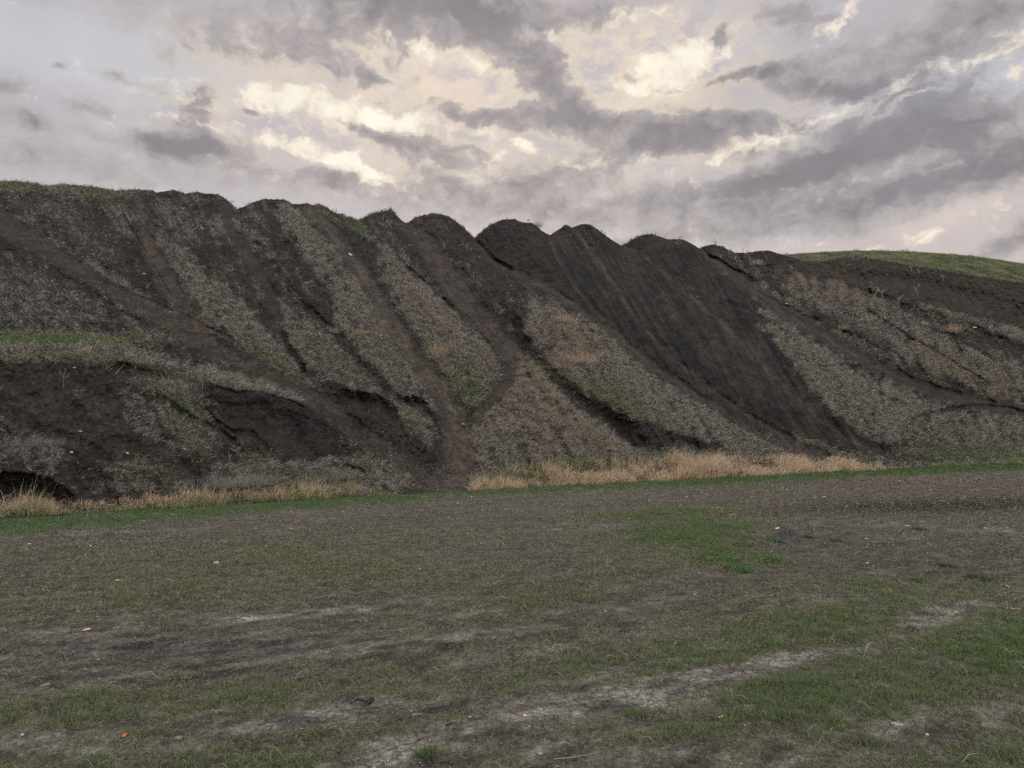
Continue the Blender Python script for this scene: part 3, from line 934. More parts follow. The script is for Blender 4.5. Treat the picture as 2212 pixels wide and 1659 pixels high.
# straw lies down the fall line
hd = np.arctan2(nn[:, 1], nn[:, 0]) + r.normal(0, 1.0, n)
up = nn * 0.6 + np.array([0, 0, 0.5])
up /= np.linalg.norm(up, axis=-1, keepdims=True)
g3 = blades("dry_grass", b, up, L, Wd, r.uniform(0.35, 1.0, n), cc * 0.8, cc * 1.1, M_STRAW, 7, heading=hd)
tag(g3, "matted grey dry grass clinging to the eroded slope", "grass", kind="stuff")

# ---- tall dry grass band at the foot
r = np.random.default_rng(24)
bt = interp(xs, [(-1190, 60), (0, 26), (200, 27), (400, 31), (600, 28), (780, 18), (850, 5), (900, 1), (930, 1), (1000, 2), (1030, 22), (1100, 44),
                 (1250, 58), (1400, 52), (1550, 50), (1650, 40), (1800, 32), (1900, 10), (2000, 6), (2212, 14), (3400, 14)])
band = sst(0, -6, HH - bt[None, :] - 5 * fbm(XX / 22, XX * 0, 501, 3)) * inview
wxm = fbm(XX / 60, YY / 18, 511, 3)
band *= np.clip(0.7 + 1.4 * wxm, 0.10, 1)
band *= sst(1960, 1700, XX) * 0.65 + 0.35
band *= (1 - np.exp(-((XX - 948) / 78) ** 4)) * (1 - 0.9 * np.exp(-((XX - 1960) / 60) ** 2) * sst(0, 8, HH))
gpatch = np.clip(1.1 * blob(XX, YY, 1090, 1032, 90, 18) + 0.9 * blob(XX, YY, 1250, 1012, 100, 14) + 0.9 * blob(XX, YY, 1130, 1010, 60, 14) + 0.6 * blob(XX, YY, 1500, 992, 130, 10) + 0.8 * blob(XX, YY, 1800, 990, 80, 8) + 0.45 * np.clip(fbm(XX / 40, YY / 12, 521, 3) + .1, 0, 1)
                 + 0.95 * np.exp(-(HH / 17.0) ** 2) * (XX < 950) + 0.9 * sst(1930, 2000, XX), 0, 1)
gpatch = np.clip(gpatch * (1 + 0.8 * fbm(XX / 18, YY / 8, 503, 3)), 0, 1)
wts = AREA * band * (0.5 + np.clip(fbm(XX / 11, YY / 7, 505, 3) + 0.3, 0, 1)) / Rh ** 1.0
n = 78000
ii = sample(wts, n, r)
b = P.reshape(-1, 3)[ii].copy()
R_ = Rh.ravel()[ii]
hh = HH.ravel()[ii]
k = R_ / 22
b += r.normal(0, 0.03, (n, 3)) * k[:, None]
b[:, 2] -= 0.03
gm = gpatch.ravel()[ii]
isg = r.uniform(0, 1, n) < gm * 0.85
L = np.clip(r.lognormal(-1.35, 0.42, n), 0.1, 0.75) * np.where(isg, 0.75, 1.0) * (0.75 + 0.4 * np.clip(fbm(b[:, 0] / 1.1, b[:, 1] / 1.1, 507, 2) + .4, 0, 1.6)) * (0.35 + 1.3 * np.clip(fbm(b[:, 0] / 1.7, b[:, 1] / 1.7, 517, 3) + .35, 0, 1.1))
L *= np.where(XX.ravel()[ii] > 1900, 0.55, 1.0)
Wd = r.uniform(0.007, 0.015, n) * np.maximum(0.9, k)
cs = pickc(r, n, [STRAW_OR, STRAW_OR * 0.8, [0.62, 0.55, 0.42], [0.40, 0.27, 0.19]], [5, 3, 4, 2])
cg = pickc(r, n, [[0.24, 0.27, 0.12], TURF * 1.7, [0.34, 0.33, 0.15]], [3, 2, 3])
cc = np.where(isg[:, None], cg, cs)
hd = r.normal(-0.9, 0.9, n)
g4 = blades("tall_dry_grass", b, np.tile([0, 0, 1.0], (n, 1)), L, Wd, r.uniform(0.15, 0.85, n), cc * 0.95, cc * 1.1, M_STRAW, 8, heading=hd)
tag(g4, "tall orange dry grass band along the foot of the slope", "grass", kind="stuff")

# ---- grass fringe on the skyline
r = np.random.default_rng(25)
fr = interp(xs, [(-60, .25), (330, .3), (345, .2), (500, .8), (520, .3), (620, .5), (640, 1), (770, 1.5), (800, 3), (850, 3), (860, .4), (880, .8), (905, 1.5),
                 (1000, 2), (1030, 2), (1065, 2.5), (1080, .3), (1340, .4), (1350, 2.5), (1378, 2.5), (1400, .3), (1700, .3), (1720, 1.5), (2212, 1)])
rowi = np.arange(NR - 7, NR)
wts = np.zeros_like(XX)
wts[rowi] = (fr * (0.2 + 1.6 * np.clip(fbm(xs / 9, xs * 0, 601, 2) + 0.1, 0, 1)))[None, :] * np.gradient(xs)[None, :]
wts *= inview
n = 14000
ii = sample(wts, n, r)
b = P.reshape(-1, 3)[ii].copy()
R_ = Rh.ravel()[ii]
b += r.normal(0, 0.02, (n, 3))
b[:, 2] -= 0.02
fl = np.interp(XX.ravel()[ii], xs, fr)
L = r.uniform(0.05, 0.16, n) * (0.7 + 0.25 * fl) * R_ / 38
Wd = r.uniform(0.006, 0.012, n) * R_ / 30
cc = pickc(r, n, [STRAW_GY * 0.6, G_OLIVE * .8, SOIL_BR * 1.6], [3, 1, 3])
g5 = blades("ridge_grass", b, np.tile([0, 0, 1.0], (n, 1)), L, Wd, r.uniform(0.1, 0.7, n), cc * 0.8, cc, M_STRAW, 9)
tag(g5, "short wiry grass fringe along the crest of the dark slope", "grass", kind="stuff")

# ================================================================== green hill behind on the right
gx2 = np.arange(1480, 3500, 6.0)
top = interp(gx2, [(1480, 600), (1600, 566), (1690, 550), (1750, 546), (1800, 543), (1850, 541), (1900, 541), (1960, 543), (2000, 545), (2060, 549),
                   (2100, 553), (2160, 561), (2212, 570), (2400, 610), (2800, 700), (3500, 800)])
rows = np.concatenate([np.linspace(0, 1, 90)])
pts, cols = [], []
K2 = len(rows)
X2 = np.repeat(gx2[None, :], K2, 0)
Y2 = (top + 120)[None, :] - 120 * rows[:, None]
D2 = 88 + 60 * rows[:, None] ** 1.6 + 0 * X2
D2 -= 1.5 * fbm(X2 / 60, Y2 / 12, 701, 3)
a2, e2 = ray(X2, Y2)
H2x, H2y, H2z = a2 * D2, D2, EYE + e2 * D2
for s in (2, 6, 14, 30, 60, 120):
    a_, e_ = ray(gx2, top)
    d = D2[-1] + s
    H2x = np.vstack([H2x, (a_ * d)[None]])
    H2y = np.vstack([H2y, d[None]])
    H2z = np.vstack([H2z, (H2z[K2 - 1] + 0.10 * s - 0.006 * s * s)[None]])
m2 = fbm(H2x / 6, H2y / 6, 711, 4)
c2 = mixc(np.broadcast_to(TURF * 0.75, H2x.shape + (3,)), np.array([0.11, 0.115, 0.05]), np.clip(0.35 + 0.8 * m2, 0, 1))
q, fs = grid_faces(*H2x.shape)
V2 = np.stack([H2x, H2y, H2z], -1)
hill2 = mesh_obj("hill", V2.reshape(-1, 3), q, fs, M_MEADOW, c2.reshape(-1, 3))
tag(hill2, "rounded green grassy hilltop rising behind the dark slope", "hill", kind="structure")
r = np.random.default_rng(26)
n = 60000
wts = np.ones(H2x.shape)
wts[:30] = 0
wts[K2 + 1:] = 0
wts *= (H2x / H2y < 0.75)
ii = sample(wts, n, r)
b = V2.reshape(-1, 3)[ii].copy()
b += r.normal(0, 0.4, (n, 3)) * [1, 1, 0]
b[:, 2] -= 0.05
cl = np.clip(fbm(b[:, 0] / 3, b[:, 1] / 5, 721, 3) + 0.4, 0.1, 1.2)
L = r.uniform(0.2, 0.75, n) * cl
cc = pickc(r, n, [TURF * 0.8, G_OLIVE * 0.6, [0.055, 0.075, 0.028], [0.14, 0.13, 0.075]], [3, 3, 3, 1])
g6 = blades("meadow_grass", b, np.tile([0, 0, 1.0], (n, 1)), L, r.uniform(0.05, 0.11, n), r.uniform(0.1, 0.7, n), cc * 0.75, cc, M_BLADE, 10, tri=True)
tag(g6, "green meadow grass covering the hilltop behind the dark slope", "grass", kind="stuff")

# ================================================================== gravel
OCT = np.array([[1, 0, 0], [-1, 0, 0], [0, 1, 0], [0, -1, 0], [0, 0, 1], [0, 0, -1]], float)
OCTF = np.array([[0, 2, 4], [2, 1, 4], [1, 3, 4], [3, 0, 4], [2, 0, 5], [1, 2, 5], [3, 1, 5], [0, 3, 5]])


def crumbs(name, pos, size, col, mat, seed, flat=0.55):
    r = np.random.default_rng(seed)
    n = len(pos)
    a = r.uniform(0, 2 * np.pi, n)
    sx, sy, sz = r.uniform(0.6, 1.4, n), r.uniform(0.5, 1.0, n), r.uniform(0.6, 1.1, n) * flat
    v = OCT[None] * np.stack([sx, sy, sz], -1)[:, None, :] * size[:, None, None]
    v = v * r.uniform(0.75, 1.25, v.shape)
    ca, sa = np.cos(a)[:, None], np.sin(a)[:, None]
    x = v[..., 0] * ca - v[..., 1] * sa
    y = v[..., 0] * sa + v[..., 1] * ca
    v = np.stack([x, y, v[..., 2]], -1) + pos[:, None, :]
    f = (np.arange(n)[:, None, None] * 6 + OCTF[None]).reshape(-1)
    return mesh_obj(name, v.reshape(-1, 3), f, np.full(n * 8, 3), mat, np.repeat(col, 6, 0), smooth=False)


M_GRAV = blade_material("gravel and clods", 0.0)
r = np.random.default_rng(31)
n = 85000
wts = GA * (0.25 + (1 - gr) * 0.8) * vis * np.minimum(1, (5.0 / R2) ** 1.3) * (0.3 + np.clip(fbm(GX / 0.8, GY / 0.5, 801, 3) + 0.3, 0, 1.5))
ii = sample(wts, n, r)
b = gv.reshape(-1, 3)[ii].copy()
R_ = R2.ravel()[ii]
b[:, :2] += r.normal(0, 0.01, (n, 2)) * (R_ / 5)[:, None]
sz = np.minimum(r.lognormal(-5.7, 0.5, n), 0.014) * np.maximum(1, (R_ / 5) ** 0.85)
gc = gcol.reshape(-1, 3)[ii] * r.uniform(0.35, 2.3, (n, 1))
pale = r.uniform(0, 1, n) < 0.05
pc = pickc(r, n, [[0.5, 0.46, 0.42], [0.38, 0.34, 0.3], [0.40, 0.28, 0.20], [0.6, 0.58, 0.55]], [4, 5, 2, 2])
gc = np.where(pale[:, None], pc, gc)
sz = np.where(pale, sz * 0.9, sz)
b[:, 2] += sz * 0.15
st = crumbs("gravel", b, sz, gc, M_GRAV, 3)
tag(st, "fine gravel, clods and pale chips strewn over the dirt lot", "gravel", kind="stuff")

r = np.random.default_rng(32)
n = 9000
fan = blob(XX, YY, 930, 985, 80, 80) * 7 + blob(XX, YY, 820, 930, 120, 40, -40) * 5 + blob(XX, YY, 1850, 985, 150, 16) * 1.5 \
    + blob(XX, YY, 1700, 900, 200, 60, -40) * 0.6 + blob(XX, YY, 420, 980, 250, 80) * 1.1 + blob(XX, YY, 980, 1020, 60, 40) * 3
wts = AREA * inview * (0.3 + fan) / Rh
ii = sample(wts, n, r)
b = P.reshape(-1, 3)[ii].copy()
R_ = Rh.ravel()[ii]
sz = np.minimum(r.lognormal(-4.6, 0.4, n), 0.03) * (R_ / 28)
gc = pickc(r, n, [[0.55, 0.52, 0.48], [0.36, 0.33, 0.30], [0.16, 0.14, 0.13], [0.10, 0.09, 0.085]], [1.2, 2, 4, 5])
st2 = crumbs("slope_gravel", b, sz, gc, M_GRAV, 4, 0.7)
r = np.random.default_rng(33)
n = 7000
wts = AREA * inview * (bank1 * 2.2 + bank2 * 1.6 + bankb * 1.2 + 0.5 * GUL + 0.25 * bankr + 0.10 * BIG) / Rh
ii = sample(wts, n, r)
b = P.reshape(-1, 3)[ii].copy()
sz = np.minimum(r.lognormal(-4.1, 0.5, n), 0.07) * (Rh.ravel()[ii] / 26)
gc = hcol.reshape(-1, 3)[ii] * r.uniform(0.8, 2.0, (n, 1))
st3 = crumbs("soil_clods", b, sz, gc, M_GRAV, 44, 0.75)
tag(st3, "fallen dark soil clods under the cut banks and in the gullies", "clods", kind="stuff")
tag(st2, "loose gravel and pale chips lying on the dark slope", "gravel", kind="stuff")

# ================================================================== individual things
def bmesh_obj(name, V, Fc, mat, parent=None, smooth=True):
    me = bpy.data.meshes.new(name)
    me.from_pydata([tuple(v) for v in V], [], Fc)
    me.update()
    for p in me.polygons:
        p.use_smooth = smooth
    me.materials.append(mat)
    o = bpy.data.objects.new(name, me)
    C.objects.link(o)
    if parent:
        o.parent = parent
    return o


def stone_mesh(sx, sy, sz, seed, rough=0.18, nu=16, nv=9):
    r = np.random.default_rng(seed)
    V, Fc = [], []
    offs = r.uniform(0, 50, 3)
    for i in range(nv + 1):
        th = math.pi * i / nv
        for j in range(nu):
            ph = 2 * math.pi * j / nu
            x, y, z = math.sin(th) * math.cos(ph), math.sin(th) * math.sin(ph), math.cos(th)
            k = 1 + rough * float(fbm(np.array(x * 1.6 + offs[0] + z), np.array(y * 1.6 + offs[1] - z), seed, 2))
            # squared-off flanks
            q = (abs(x) ** 2.6 + abs(y) ** 2.6 + abs(z) ** 2.6) ** (1 / 2.6)
            V.append((x * k * sx / q, y * k * sy / q, z * k * sz / q))
    for i in range(nv):
        for j in range(nu):
            a, b_ = i * nu + j, i * nu + (j + 1) % nu
            Fc.append((a, b_, b_ + nu, a + nu))
    return V, Fc


def tube(path, radii, n=6):
    V, Fc = [], []
    m = len(path)
    for k, (p, rr) in enumerate(zip(path, radii)):
        p = Vector(p)
        t = (Vector(path[min(k + 1, m - 1)]) - Vector(path[max(k - 1, 0)])).normalized()
        a = t.cross(Vector((0.13, 0.31, 0.94)))
        if a.length < 1e-3:
            a = t.cross(Vector((1, 0, 0)))
        a.normalize()
        b_ = t.cross(a)
        for j in range(n):
            ph = 2 * math.pi * j / n
            V.append(p + a * math.cos(ph) * rr + b_ * math.sin(ph) * rr)
    for k in range(m - 1):
        for j in range(n):
            a, b_ = k * n + j, k * n + (j + 1) % n
            Fc.append((a, b_, b_ + n, a + n))
    Fc.append(tuple(range(n))[::-1])
    Fc.append(tuple((m - 1) * n + j for j in range(n)))
    return V, Fc


def merge(parts):
    V, Fc = [], []
    for v, f in parts:
        o = len(V)
        V += list(v)
        Fc += [tuple(i + o for i in t) for t in f]
    return V, Fc


M_ST = {
    'grey': plain_material("grey stone", (0.16, 0.155, 0.145), 0.8, 0.3, 40),
    'pale': plain_material("pale stone", (0.30, 0.285, 0.265), 0.85, 0.3, 40),
    'white': plain_material("white stone", (0.55, 0.53, 0.51), 0.8, 0.15, 40),
    'cream': plain_material("cream stone", (0.52, 0.40, 0.30), 0.85, 0.25, 40),
    'brown': plain_material("brown stone", (0.13, 0.085, 0.065), 0.85, 0.3, 40),
    'dark': plain_material("dark clod", (0.035, 0.031, 0.030), 0.95, 0.4, 50),
}


def gpos(sx, sy):
    """source pixel (4000 wide) -> point on the ground"""
    X, Y = ground_point(sx / 1.80832, sy / 1.80832)
    return Vector((float(X), float(Y), gz_at(X, Y)))


def px_m(Y):
    return Y / F / 1.80832       # metres per source pixel at distance Y


def stone(sx, sy, w, h, mat, label, deep=0.8, tilt=0.0, seed=1, group=None, onhill=False, rz=0.0):
    if onhill:
        p, nn_ = hill_at(sx / 1.80832, sy / 1.80832)
        p = Vector(p)
    else:
        p = gpos(sx, sy)
    m = px_m(p.y)
    a, b_, c = w * m / 2, w * m / 2 * deep, h * m / 2
    V, Fc = stone_mesh(a, b_, c, seed)
    o = bmesh_obj("stone", V, Fc, M_ST[mat])
    o.location = p + Vector((0, 0, c * 0.45))
    o.rotation_euler = (0.0, tilt, rz)
    tag(o, label, "stone", group)
    return o


stone(175, 2676, 44, 15, 'grey', "smooth oval grey stone, largest lying at the left edge of the lot", .5, -0.25, 1)
stone(697, 2890, 30, 15, 'grey', "round flat olive-grey stone on clay right of the orange scrap", .9, 0.05, 2)
stone(338, 2456, 30, 9, 'cream', "flat cream slab of stone on the purple-brown soil at left", .6, -0.2, 3)
stone(845, 2204, 22, 16, 'pale', "rounded pale stone in dull green grass at left of the lot", .9, 0, 4)
stone(461, 2270, 18, 7, 'white', "small flat white stone chip in dull grass at left", .8, 0.1, 5)
stone(88, 2873, 12, 7, 'white', "small white pebble beside grass near the lower left corner", .8, 0, 6)
stone(2050, 2805, 15, 9, 'cream', "cream pebble on the cracked pale clay streak", .8, 0, 7)
stone(2110, 2952, 22, 9, 'pale', "pale flat stone by the small clay patch at the bottom edge", .7, 0.1, 8)
stone(1836, 2808, 12, 7, 'pale', "small pale pebble on dark soil between the stick and the clay", .8, 0, 9)
stone(3508, 2846, 46, 10, 'pale', "broad flat pale stone in thin grass near the lower right", .9, 0.08, 10)
stone(3960, 2280, 14, 9, 'brown', "brown rounded stone at the right edge of the lot", .9, 0, 11)
stone(3622, 2886, 12, 9, 'cream', "little yellowish pebble right of the broad flat pale stone", .9, 0, 12)
stone(3110, 2090, 20, 8, 'white', "whitish flat stone on the right of the small dirt heap", .7, 0, 13)
stone(3060, 2087, 15, 6, 'pale', "grey-white stone chip at the foot of the small dirt heap", .7, 0, 14)
stone(3349, 1971, 9, 6, 'pale', "lone pale stone on the bare dirt road at right", .8, 0, 15)
stone(2982, 1962, 12, 5, 'brown', "low brown stone on the dirt road above the green weeds", .8, 0, 16)
stone(1594, 2414, 9, 6, 'dark', "small black clod on the middle of the lot", .8, 0, 17)
stone(1812, 2420, 20, 7, 'dark', "dark flat clod near the middle pale streak", .7, 0, 18)
stone(1640, 2228, 10, 7, 'cream', "small tan stone in the bare soil just left of centre", .8, 0, 19)
stone(1926, 2496, 26, 9, 'grey', "light grey stone flake between grass tufts at centre", .6, -0.15, 20)
stone(2680, 2604, 16, 8, 'cream', "tan pebble at the upper end of the cracked clay streak", .8, 0, 21)
stone(1370, 996, 16, 9, 'white', "bright white stone high on the slope beside the central track", .7, 0.7, 22, onhill=True)
stone(787, 890, 11, 6, 'white', "white stone near the crest of the slope at upper left", .7, 0.3, 23, onhill=True)
stone(562, 1070, 12, 5, 'white', "white chip lying on the brown track on the left slope", .7, 0.1, 24, onhill=True)
stone(3072, 1187, 10, 5, 'white', "white stone in dry grass above the right-hand narrow track", .7, 0.1, 25, onhill=True)
stone(3808, 1281, 16, 6, 'white', "white stone above the dark gully at the far right", .7, 0.1, 26, onhill=True)
stone(3868, 1279, 8, 5, 'white', "smaller white chip right of the white stone over the gully", .7, 0.1, 27, onhill=True)
stone(3548, 1649, 8, 6, 'white', "white stone on the lower right slope under the curved rut", .8, 0.1, 28, onhill=True)
stone(312, 1687, 16, 7, 'pale', "pale stone on the brown lower left bank", .8, 0.1, 29, onhill=True)
stone(277, 1769, 12, 8, 'cream', "yellow-white rounded stone low on the brown left bank", .8, 0.1, 30, onhill=True)
stone(499, 1771, 13, 6, 'white', "white flake on the lower left bank right of the rounded stone", .7, 0.3, 31, onhill=True)
stone(291, 1438, 10, 7, 'pale', "pale stone at the top edge of the lower left bank", .8, 0, 32, onhill=True)
stone(860, 2032 - 110, 10, 6, 'pale', "pale chip above the foot grass at lower left", .8, 0, 33, onhill=True)
stone(1810, 1657, 12, 5, 'cream', "cream chip on the gravel where the two central tracks join", .8, 0, 34, onhill=True)
stone(3290, 1768, 10, 5, 'white', "white chip at the foot of the broad bare slope", .8, 0, 35, onhill=True)

# --- small dirt heap
hp = gpos(3085, 2106)
m = px_m(hp.y)
nu, nv = 60, 26
V, Fc = [], []
for i in range(nv + 1):
    rr = i / nv
    for j in range(nu):
        ph = 2 * math.pi * j / nu
        x, y = rr * math.cos(ph), rr * math.sin(ph)
        z = max(0, (1 - rr ** 1.4)) * (0.8 + 0.9 * float(fbm(np.array(x * 3.2), np.array(y * 3.2 + 5), 41, 5, 0.65)))
        V.append((x * 70 * m, y * 0.8, z * 40 * m - 0.03))
for i in range(nv):
    for j in range(nu):
        a, b_ = i * nu + j, i * nu + (j + 1) % nu
        Fc.append((a, a + nu, b_ + nu, b_))
o = bmesh_obj("dirt_heap", V, Fc, plain_material("heap soil", (0.065, 0.058, 0.056), 0.95, 0.6, 22))
o.location = hp
tag(o, "low dark heap of dirt beside the bright green weeds", "dirt heap")


def stick(pts, r0, r1, mat, label, name="stick", onhill=False, cat="stick", lift=0.006, group=None, sag=None):
    P0 = []
    for sx, sy in pts:
        if onhill:
            p, nn_ = hill_at(sx / 1.80832, sy / 1.80832)
            P0.append(Vector(p) + Vector(nn_) * lift * 3)
        else:
            P0.append(gpos(sx, sy) + Vector((0, 0, lift)))
    # resample, small wobble
    path, rad_ = [], []
    rr = random.Random(len(label))
    tot = len(P0) - 1
    for k in range(tot * 5 + 1):
        i, f = min(k // 5, tot - 1), (k - min(k // 5, tot - 1) * 5) / 5
        p = P0[i].lerp(P0[i + 1], f)
        L_ = (P0[-1] - P0[0]).length
        p = p + Vector((rr.uniform(-1, 1), rr.uniform(-1, 1), rr.uniform(0, 1))) * L_ * 0.012
        path.append(p)
        rad_.append(r0 + (r1 - r0) * k / (tot * 5))
    base = path[0].copy()
    V, Fc = tube([p - base for p in path], rad_)
    o = bmesh_obj(name, V, Fc, mat)
    o.location = base
    tag(o, label, cat, group)
    return o


M_WOODD = plain_material("dark twig bark", (0.055, 0.045, 0.038), 0.9, 0.3, 60)
M_WOODP = plain_material("bleached wood", (0.42, 0.38, 0.33), 0.85, 0.25, 60)
M_WOODT = plain_material("tan stalk", (0.30, 0.24, 0.17), 0.85, 0.25, 60)
M_STALK = plain_material("dead weed stalk", (0.10, 0.085, 0.075), 0.9, 0.25, 60)
stick([(1610, 2795), (1632, 2792), (1652, 2791)], .004, .002, M_WOODP, "short pale stick lying right of the black strap")
stick([(1741, 2838), (1762, 2833), (1786, 2827)], .006, .003, M_WOODD, "dark stick at the left end of the cracked clay streak")
stick([(2165, 2976), (2240, 2970), (2300, 2961), (2345, 2950)], .003, .0015, M_WOODT, "long thin straw stalk lying along the bottom edge")
stick([(1452, 2996), (1470, 2984), (1490, 2972)], .004, .004, M_WOODT, "tan twig sticking up from the bottom edge left of the big tuft")
stick([(3535, 2057), (3558, 2057)], .012, .008, M_WOODP, "pale stick on bare soil right of the dirt heap")
stick([(3927, 2288), (3944, 2297)], .009, .006, M_WOODP, "white splinter by the brown stone at the right edge")
stick([(3930, 2380), (3985, 2383)], .008, .005, M_WOODP, "thin grey stick at the right edge above the deep green grass")
stick([(2845, 2015), (2880, 2012)], .018, .01, M_WOODP, "pale slat lying above the bright green weeds")
stick([(1420, 2131), (1470, 2126)], .010, .006, M_WOODD, "dark stick in the grass patch above centre left")
stick([(175, 2053), (200, 2048), (224, 2044)], .010, .006, M_WOODP, "bleached stick on the green strip at the far left")
stick([(3070, 2590), (3140, 2577)], .004, .002, M_WOODT, "thin straw stalk in the grass right of centre")
stick([(450, 1463), (468, 1442), (488, 1422)], .007, .004, M_WOODP, "pale stick leaning across the lip of the left gully", onhill=True)
stick([(285, 1527), (335, 1526)], .007, .004, M_WOODP, "thin bleached stick lying on the brown left bank", onhill=True)
stick([(985, 1800), (1012, 1775)], .006, .004, M_WOODP, "short pale stick on the bare wall below the left lip", onhill=True)
stick([(3682, 1240), (3722, 1247)], .022, .012, M_WOODP, "pale crooked branch beside the dark gully at far right", onhill=True)
stick([(1371, 900), (1383, 892)], .012, .008, M_WOODP, "pale twig under the bright green crest patch", onhill=True)

# --- black strap
p0 = gpos(1408, 2762)
m = px_m(p0.y)
shape = [(-42, 2, 0.01), (-30, 10, .02), (-16, 14, .035), (-6, 13, .03), (4, 11, .03), (12, 8, .02), (20, 9, .02), (30, 14, .035), (40, 20, .03), (48, 18, .02), (38, 9, .012), (28, 6, .01)]
V, Fc = [], []
for k, (x, y, z) in enumerate(shape):
    wv = 0.011
    V += [(x * m, y * m * 1.6 - wv, z * .6), (x * m, y * m * 1.6 + wv, z * .6 + .006), (x * m, y * m * 1.6 + wv, z * .6 + .009), (x * m, y * m * 1.6 - wv, z * .6 + .004)]
for k in range(len(shape) - 1):
    a = k * 4
    for j in range(4):
        Fc.append((a + j, a + (j + 1) % 4, a + 4 + (j + 1) % 4, a + 4 + j))
Fc += [(0, 1, 2, 3), tuple(len(V) - 4 + j for j in (3, 2, 1, 0))]
o = bmesh_obj("strap", V, Fc, plain_material("black webbing", (0.008, 0.008, 0.009), 0.7, 0.2, 80), smooth=False)
o.location = p0
tag(o, "crumpled black strap lying in the foreground dirt", "strap")


def scrap(sx, sy, w, h, col, label, name="scrap", cat="litter", rz=0.4):
    p = gpos(sx, sy)
    m = px_m(p.y)
    W2, H2 = w * m / 2, h * m / 2
    pts = [(-W2, -H2 * .6), (-W2 * .3, -H2), (W2 * .8, -H2 * .5), (W2, H2 * .3), (W2 * .3, H2), (-W2 * .8, H2 * .7)]
    V, Fc = [], []
    for z0 in (0.001, 0.004):
        for k, (x, y) in enumerate(pts):
            V.append((x, y * 1.5, z0 + (0.010 if k in (2, 3) else 0.002) + (0.006 if k == 5 else 0)))
    n = len(pts)
    V += [(0, 0, 0.002), (0, 0, 0.010)]
    for k in range(n):
        Fc.append((k, (k + 1) % n, n + (k + 1) % n, n + k))
        Fc.append((2 * n + 1, n + k, n + (k + 1) % n))
        Fc.append((2 * n, (k + 1) % n, k))
    o = bmesh_obj(name, V, Fc, plain_material(name + " surface", col, 0.45, 0.15, 60, 0.4), smooth=False)
    o.location = p + Vector((0, 0, .004))
    o.rotation_euler = (0.35, -0.15, rz)
    tag(o, label, cat)
    return o


scrap(488, 2880, 17, 9, (0.75, 0.15, 0.05), "small bright orange plastic scrap on pale clay at lower left")
scrap(2816, 2818, 20, 6, (0.62, 0.42, 0.16), "yellow wood chip in the thin grass right of the clay streak", "wood_chip", "chip", 0.2)
scrap(368, 2387, 22, 6, (0.05, 0.12, 0.13), "dull teal plastic sliver in the dry grass at left", "plastic_sliver", "litter", 0.25)
scrap(3035, 2066, 26, 7, (0.5, 0.48, 0.46), "pale torn sheet at the left shoulder of the dirt heap", "torn_sheet", "litter", 0.5)


# --- grass tufts that stand out, each its own plant
def tuft_obj(name, loc, n, hgt, spread, cols, label, cat, seed, group=None, wide=0.004, lean=(0.1, 0.6)):
    r = np.random.default_rng(seed)
    b = np.zeros((n, 3))
    b[:, 0] = r.normal(0, spread, n)
    b[:, 1] = r.normal(0, spread, n)
    b[:, 2] = -0.008
    L = r.uniform(0.45, 1.0, n) * hgt
    cc = pickc(r, n, cols, [1] * len(cols))
    hd = np.arctan2(b[:, 1], b[:, 0]) + r.normal(0, 0.6, n)
    o = blades(name, b, np.tile([0, 0, 1.0], (n, 1)), L, r.uniform(0.6, 1.2, n) * wide, r.uniform(lean[0], lean[1], n), cc * 0.8, cc * 1.1, M_BLADE, seed + 1, heading=hd)
    o.location = loc
    tag(o, label, cat, group)
    return o


GC = [G_DEEP * 1.3, TURF * 1.4, G_OLIVE * 1.1]
for (sx, sy, n, h_, s_, lab) in [
        (1680, 2945, 220, 70, 26, "tallest dark green grass tuft, standing by itself at the bottom edge"),
        (1625, 2950, 110, 30, 16, "small grass tuft just left of the tallest tuft"),
        (2480, 2808, 200, 46, 26, "grass tuft just below the upper end of the cracked clay"),
        (2310, 2590, 160, 40, 22, "green tuft above the middle of the cracked clay streak"),
        (3410, 2925, 220, 46, 30, "bushy grass tuft below the broad flat pale stone"),
        (3180, 2780, 240, 48, 34, "dark green grass clump right of the yellow wood chip"),
        (2740, 2880, 140, 34, 20, "grass tuft standing over a dark hollow near the bottom edge"),
        (3900, 2960, 260, 52, 40, "yellow-green tuft in the lower right corner"),
        (1330, 2690, 130, 26, 18, "low grass tuft up and left of the black strap"),
        (360, 2975, 200, 34, 30, "spiky grass tuft at the bottom edge, lower left"),
        (250, 2602, 90, 20, 14, "small isolated dark green tuft on brown soil at far left")]:
    p = gpos(sx, sy)
    m = px_m(p.y)
    tuft_obj("grass_tuft", p, n, h_ * m, s_ * m * 0.7, GC, lab, "grass tuft", int(sx), "grass tufts standing out on the lot")

